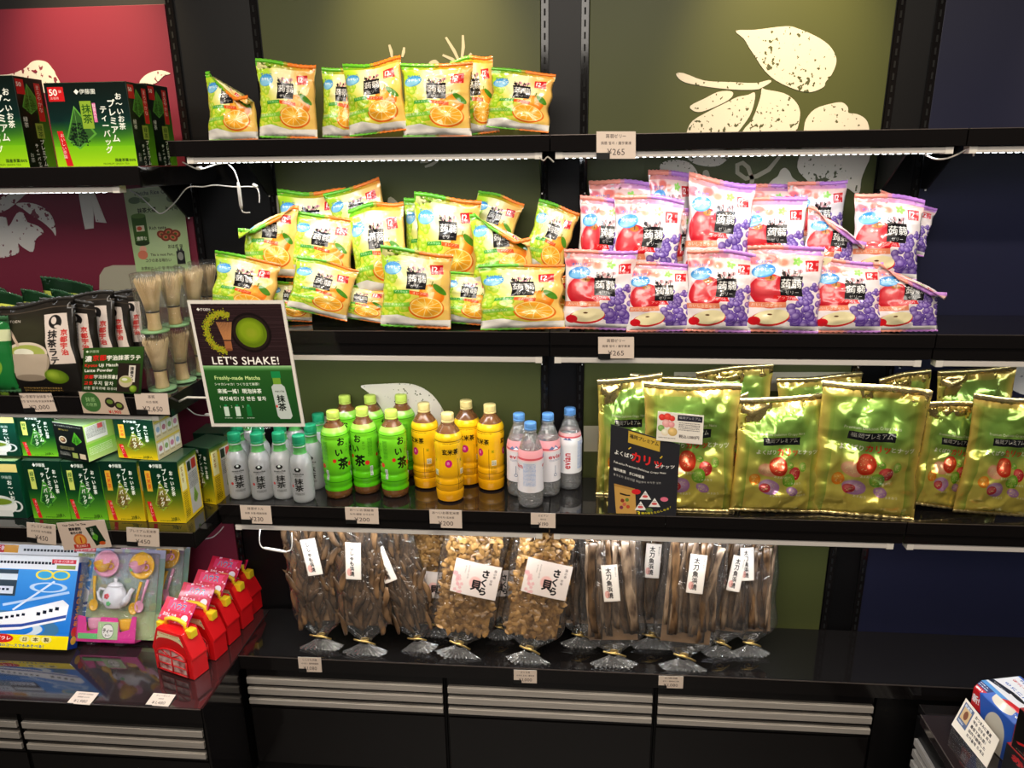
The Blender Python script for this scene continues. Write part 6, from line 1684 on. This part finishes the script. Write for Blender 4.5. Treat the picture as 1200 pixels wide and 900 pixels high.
TSM = teaset_art().mat('tea_set_card', rough=.35, coat=.4); TSL = teaset_label().mat('tea_set_label', rough=.35)
tea_set('pink and green toy tea set with white teapot, foremost in its blister pack', 0, 0)
o = tea_set('toy tea set pack behind the foremost one, only its edge showing', .040, .060)

# red houses with handles
RP = mat('red_plastic', (.72,.010,.014), .25, coat=.4, spec=.5); RP2 = mat('deep_red_plastic', (.60,.008,.012), .3)
def house_front():
    c = Canvas(200, 240, (.85,.80,.62)); c.a[..., :3] = (.80,.05,.06); c.poly([(0,78),(8,6),(168,6),(200,78),(200,110),(0,110)],(.90,.84,.64)); c.ell(96,112,72,52,(.80,.05,.06)); 
    c.text(100,10,'HELLO KITTY',17,(.75,.35,.12),center=True,bold=.9); c.ell(20,40,10,8,(.5,.7,.7)); c.ell(30,60,8,8,(.9,.6,.3)); c.ell(168,42,12,9,(.5,.7,.6)); c.ell(182,66,8,8,(.85,.6,.5)); c.line(16,78,34,60,5,(.8,.2,.2)); return c
def house_card():
    c = Canvas(220,110,(.80,.06,.22)); rnd = random.Random(3)
    for k in range(26): c.ell(rnd.uniform(0,220),rnd.uniform(0,110),rnd.uniform(3,9),rnd.uniform(3,8),((.95,.80,.88),(.9,.3,.5),(.98,.95,.95),(.6,.75,.85))[k%4],al=.85)
    c.rect(30,10,190,56,(.88,.20,.40)); c.text(110,8,'ハウス',38,(.98,.85,.30),center=True,bold=2.5); c.text(110,8,'ハウス',38,(.20,.35,.80),center=True,bold=.8); c.ell(180,80,24,18,(.9,.88,.90)); c.text(70,66,'おかしつき',20,(1,.95,.95),center=True,bold=.8); return c
HF = house_front().mat('house_front_print', rough=.35, coat=.3); HC = house_card().mat('house_card_print', rough=.35, coat=.3)
pA, pB = P(184,783,Z=zl4), P(228,798,Z=zl4)
ang = math.atan2(pB.y-pA.y, pB.x-pA.x)
wd = (pB-pA).length; dp = .050; He, Ht = .088, .155
t = thing('toy_house_case', 'red toy house case standing apart in front of the others, window grid facing out', 'toy', (pA.x, pA.y, zl4+.0008), 'red toy house cases with yellow handles', (0, 0, ang))
body = MB(); prof = [(0,0),(wd,0),(wd,.056),(wd+.004,.058),(wd+.004,.064),(wd-.022,Ht-.028),(.022,Ht-.028),(-.004,.064),(-.004,.058),(0,.056)]
body.poly(prof, 0, dp); body.obj('body', RP, t, bevel=.002)
fp = [(.006,.060),(wd-.006,.060),(wd-.030,Ht-.034),(.028,Ht-.034)]
fr = MB().poly(fp, -.0012, .0, 0); fr.obj('front_print', HF, t)
INN = noise_mat('sweets_inside', (.30,.05,.05), (.75,.55,.50), 60, .4, lo=.35, hi=.65)
ar = [(wd/2+wd*.36*math.cos(a), .052+.022*math.sin(a)) for a in [PI*k/12 for k in range(13)]]
MB().poly([(wd*.14,.010),(wd*.86,.010)]+ar, -.0024, -.0013).obj('window_pane', INN, t)
g = MB()
g.tube([(wd*.12,-.004,.008),(wd*.88,-.004,.008)], .0022, 6); g.tube([(wd*.12,-.004,.052),(wd*.88,-.004,.052)], .0022, 6); g.tube([(wd*.12,-.004,.029),(wd*.88,-.004,.029)], .0015, 6)
g.tube([(wd*.5,-.004,.008),(wd*.5,-.004,.052)], .0020, 6); g.tube([(wd*.12,-.004,.008),(wd*.12,-.004,.052)], .0022, 6); g.tube([(wd*.88,-.004,.008),(wd*.88,-.004,.052)], .0022, 6)
g.tube([(x, -.004, z) for x, z in [(wd/2+wd*.38*math.cos(a), .052+.024*math.sin(a)) for a in [PI*k/14 for k in range(15)]]], .0022, 6)
for a in (PI*.25, PI*.5, PI*.75): g.tube([(wd/2,-.004,.052),(wd/2+wd*.38*math.cos(a),-.004,.052+.024*math.sin(a))], .0014, 6)
g.obj('window_grid', RP2, t)
YH = mat('yellow_handle', (.90,.62,.02), .3, coat=.4)
hnd = MB(); zt = Ht-.028
hnd.tube([(wd*.24,dp*.5,zt-.006),(wd*.26,dp*.5,zt+.014),(wd*.40,dp*.5,zt+.020),(wd*.60,dp*.5,zt+.020),(wd*.74,dp*.5,zt+.014),(wd*.76,dp*.5,zt-.006)], .0055, 10); hnd.obj('handle', YH, t)
for s_ in (0.04, .80): MB().box(wd*s_, wd*(s_+.16), dp*.30, dp*.72, zt-.018, zt+.004).obj('latch', YH, t, bevel=.002)
hc = MB(); Mx = Matrix.Translation((wd*.42,dp*.55,zt+.012)) @ Matrix.Rotation(-.75, 4, 'X')
hc.box(-.050,.050,-.001,.001,-.006,.052, M=Mx, face_mats=[0,1,1,1,1,1]); hc.obj('header_card', [HC, MAG], t)
pC = [P(253,775,Z=zl4), P(269,757,Z=zl4), P(285,738,Z=zl4), P(296,722,Z=zl4)]
rt = Vector((math.cos(ang), math.sin(ang), 0))
for i, (q, l) in enumerate(zip(pC, ('second red toy house case, directly behind the one standing apart', 'third red toy house case in the line of red cases', 'fourth red toy house case in the line of red cases', 'rearmost red toy house case, nearest the black upright'))):
    k = .30+.02*i
    a2 = ang+.10
    loc = (q.x-wd*math.cos(a2)*1, q.y-wd*math.sin(a2), zl4+.0008+0)
    dup(t, loc, rot=(0,0,a2), label=l)

# ================================================================== cables
CABLE = mat('white_cable', (.42,.39,.35), .45)
def cable(label, pts, Y, r=.0015, plug=None):
    """pts: picture points, or (x, y, Y)"""
    q = [P(p[0], p[1], Y=(p[2] if len(p) > 2 else Y)) for p in pts]
    n = []; 
    for i in range(len(q)-1):
        p0, p1, p2, p3 = q[max(i-1,0)], q[i], q[i+1], q[min(i+2,len(q)-1)]
        for k in range(6):
            s_ = k/6; n.append(.5*((2*p1)+(p2-p0)*s_+(2*p0-5*p1+4*p2-p3)*s_*s_+(3*p1-p0-3*p2+p3)*s_**3))
    n.append(q[-1]); c0 = n[0].copy()
    t = thing('power_cable', label, 'cable', c0, 'white cables of the led strips')
    MB().tube([p-c0 for p in n], r, 8).obj('cord', CABLE, t)
    if plug:
        a, b_ = [P(x, y, Y=Y)-c0 for x, y in plug]
        MB().tube([a, a.lerp(b_, .15), a.lerp(b_, .85), b_], [r*1.4, r*2.6, r*2.6, r*1.4], 10).obj('inline_plug', CABLE, t)
    return t
cable('white cable hanging under the outer end of the top led strip', [(214,190),(228,197),(237,198),(252,193),(266,191)], .020, plug=((230,197),(237,197)))
cable('white cable dropping from the top led strip to a long inline plug', [(266,191),(274,199),(279,212),(280,222),(283,245),(287,249),(293,249)], .030, plug=((279,213),(283,245)))
cable('white cable looping from the upper tea shelf to the black upright', [(152,223),(164,230),(180,245),(190,250),(206,236),(220,220),(238,219),(252,217),(275,219),(297,219),(303,224),(304,238)], .060, plug=((296,216),(302,219)))
cable('short white cable coming out below the middle tea shelf', [(219,478),(228,485),(238,487),(246,486)], .03, plug=((240,486),(247,486)))
cable('white cable sticking out under the bottle shelf at the tea unit', [(236,632),(248,630),(256,624),(262,617)], .05)
cable('white cable with inline plug looping beside the outermost smelt bag', [(305,620),(304,634),(308,642),(322,645),(338,646),(342,640),(342,625)], .020, plug=((308,642),(336,647)))
cable('crossed white cables at the joint of the top led strips', [(632,184),(637,188),(642,184),(649,190)], .006, .0016)
cable('white cable under the top led strip beside the black upright', [(1083,180),(1094,186),(1108,186),(1122,181),(1134,175),(1140,178),(1141,183)], .016, .0018)

# ================================================================== the stand at the picture's corner
zs1, zs2 = .381, .402
t = thing('side_stand', 'black stepped stand carrying the drink pack at the picture corner', 'stand', (1.70, -.02, 0))
MB().box(.025, .60, -.065, .0, zs1-.022, zs1).obj('rear_tray', DECK, t, bevel=.001)
MB().box(.0, .60, -.55, -.062, zs2-.024, zs2).obj('front_tray', DECKW, t, bevel=.001)
MB().box(.020, .60, -.54, -.010, .02, zs1-.023).obj('body', BLACKMAT, t)
MB().box(-.001, .0005, -.55, -.062, zs2-.002, zs2+.0006).obj('metal_edge', EDGE, t)
for a in (.075, .107, .139): MB().box(.012, .021, -.53, -.03, zs1-a-.018, zs1-a).obj('steel_bar', STEEL, t)


def pack_art(kind):
    if kind == 'top':
        c = Canvas(260,360,(.90,.90,.92)); c.rect(0,0,260,40,(.35,.60,.85)); c.poly([(0,60),(110,100),(110,150),(0,110)],(.12,.14,.20)); c.text(20,80,'ALC.5%',20,(.9,.9,.9)); c.poly([(130,0),(260,0),(260,70),(150,40)],(.80,.12,.14))
        c.ell(140,130,44,20,(.10,.10,.12)); c.text(30,160,'のどごし',34,(.20,.36,.70),bold=1); c.text(120,200,'SUPER',54,(.10,.16,.36),bold=3,slant=.2); c.text(20,250,'生ビール',28,(.75,.15,.18),bold=.8); c.text(30,300,'6缶パック',30,(.2,.3,.6),bold=.8); c.rect(0,338,260,360,(.20,.42,.78)); return c
    if kind == 'side':
        c = Canvas(360,240,(.16,.36,.74)); c.poly([(0,0),(60,0),(96,110),(0,110)],(.80,.08,.12)); c.text(8,24,'新!',50,(.97,.96,.96),bold=2); c.poly([(0,110),(96,110),(120,240),(0,240)],(.10,.18,.42)); c.text(6,130,'SUPER',28,(.85,.87,.92),bold=1.4); c.text(10,180,'DRY',34,(.85,.87,.92),bold=1.6)
        c.ell(220,130,84,100,(.86,.82,.74)); c.rect(136,130,304,240,(.86,.82,.74)); return c
    c = Canvas(240,240,(.16,.36,.74)); c.poly([(0,0),(240,0),(240,120),(0,140)],(.80,.08,.12)); c.text(26,18,'新!',90,(.97,.96,.96),bold=4); c.rect(0,140,240,240,(.12,.2,.46)); c.text(10,150,'SUPER',56,(.88,.90,.94),bold=2); return c


zt = zs2+.122
A_, B_, C_ = P(1142,797,Z=zt), P(1187,838,Z=zt), P(1125,775,Z=zt)
ax = (B_-A_); ax.z = 0; ax.normalize(); ay = Vector((-ax.y, ax.x, 0))
if ay.dot(C_-A_) < 0: ay = -ay
ya = math.atan2(ax.y, ax.x)
t = thing('drink_pack', 'blue white and red six-pack of cans behind the tilted white card', 'drinks pack', (A_.x, A_.y, zs2+.001), None, (0, 0, ya))
mb = MB(); L_, D_, Hp = (B_-A_).length+.01, .130, .120
ch = .016
prof = [(0,0),(D_,0),(D_,Hp-ch),(D_-ch,Hp),(ch,Hp),(0,Hp-ch)]
vs = [(0,y,z) for y, z in prof]+[(L_,y,z) for y, z in prof]
fs = [(5,4,3,2,1,0),(6,7,8,9,10,11)]; mm = [2,2]; uvs = [[((y)/D_, z/Hp) for y, z in prof[::-1]], [(y/D_, z/Hp) for y, z in prof]]
for i in range(6):
    j = (i+1) % 6; fs.append((i, j, 6+j, 6+i)); mm.append((3,1,1,0,1,1)[i] if i else 3)
    uvs.append([(0,0),(0,1),(1,1),(1,0)] if i != 5 else [(0,1),(0,0),(1,0),(1,1)])
mb.add(vs, fs, mm, uvs)
mb.obj('sleeve', [pack_art('top').mat('pack_top', rough=.3, coat=.4), pack_art('side').mat('pack_side', rough=.3, coat=.4), pack_art('end').mat('pack_end', rough=.3, coat=.4), BOTC], t, bevel=.003)
CANM = mat('silver_can', (.72,.72,.72), .25, metal=.9)
for k in range(3):
    MB().lathe([(0,.002),(.024,.001),(.031,.008),(.032,.100),(.028,.110),(.026,.113),(0,.111)], 24, axis=(L_-.010, .036, .002)).obj('can', CANM, t) if k == 2 else None
    
def box_art(red):
    c = Canvas(200,300,(.04,.03,.03) if not red else (.62,.05,.06)); c.text(30,20,'赤',60,(.80,.10,.12) if not red else (.95,.9,.85),bold=3); c.ell(110,170,60,50,(.75,.08,.10)); c.ell(110,170,34,26,(.10,.05,.05)); c.line(20,240,190,110,14,(.80,.10,.12)); c.text(50,240,'辛子',44,(.82,.12,.14),bold=2); c.scribble(20,280,150,6,(.8,.7,.6),1,2); return c
BM = [box_art(False).mat('dark_box_print', rough=.3, coat=.4), box_art(True).mat('red_box_print', rough=.3, coat=.4)]
for i, (px, py, zz, hh, l) in enumerate(((1176, 872, zs2+.001, .085, 'black and red snack box at the picture corner, lower of two'), (1184, 812, None, .10, 'black box with red characters standing on the lower one'))):
    q = P(1171, 908, Z=zs2+.001)+ax*.012*i
    t = thing('snack_box', l, 'box', (q.x, q.y, zs2+.001+i*.0865), 'black and red boxes on the side stand', (0, 0, ya-.06+.05*i))
    MB().box(0, .12, 0, .10, 0, .085 if i == 0 else .095, face_mats=[0,0,0,0,1,1]).obj('box', BM, t, bevel=.001)
    MB().box(.004, .116, .001, .045, (.085 if i == 0 else .095), (.0855 if i == 0 else .0955)).obj('tuck_flap', BM[1], t)
c = Canvas(330,200,(.90,.86,.80)); c.rect(14,16,104,150,(.30,.36,.50)); c.rect(24,40,94,120,(.78,.66,.48)); c.ell(60,80,18,28,(.45,.25,.15)); c.text(20,18,'新発売',22,(.9,.92,.95),bold=.6); c.text(22,124,'MENU',18,(.9,.92,.95),bold=.5)
for k in range(5): c.text(122,16+k*32,('おつまみに最適','맥주 안주로 최고','最佳下酒小菜！','店内で調理した','뜨거울때 드세요')[k],22,(.15,.12,.12),bold=.8)
qd = [P(1132,818,Z=zs2+.075), P(1171,867,Z=zs2+.075), P(1156,900,Z=zs2+.028), P(1115,849,Z=zs2+.028)]
cc = (qd[2]+qd[3])/2
t = thing('snack_card', 'white card with small photo, tilted on the edge of the corner stand', 'sign', cc)
n = (qd[1]-qd[0]).cross(qd[3]-qd[0]).normalized()
v = [p-cc for p in qd]+[p-cc-n*.0012 for p in qd]
if n.dot(CAM-cc) < 0: v = [p-cc for p in qd]+[p-cc+n*.0012 for p in qd]
MB().add(v, [(3,2,1,0),(4,5,6,7),(0,1,5,4),(1,2,6,5),(2,3,7,6),(3,0,4,7)], [0,1,1,1,1,1], [[(0,0),(1,0),(1,1),(0,1)]]+[[(0,0)]*4]*5).obj('board', [c.mat('snack_card_print', rough=.5), CARDE], t)
hv = [v[3], v[2], v[2]+Vector((0,0,-.03)), v[3]+Vector((0,0,-.03))]
MB().add(hv+[p+Vector((.002,0,0)) for p in hv], [(3,2,1,0),(4,5,6,7),(0,1,5,4),(1,2,6,5),(2,3,7,6),(3,0,4,7)]).obj('card_holder', CASE, t)
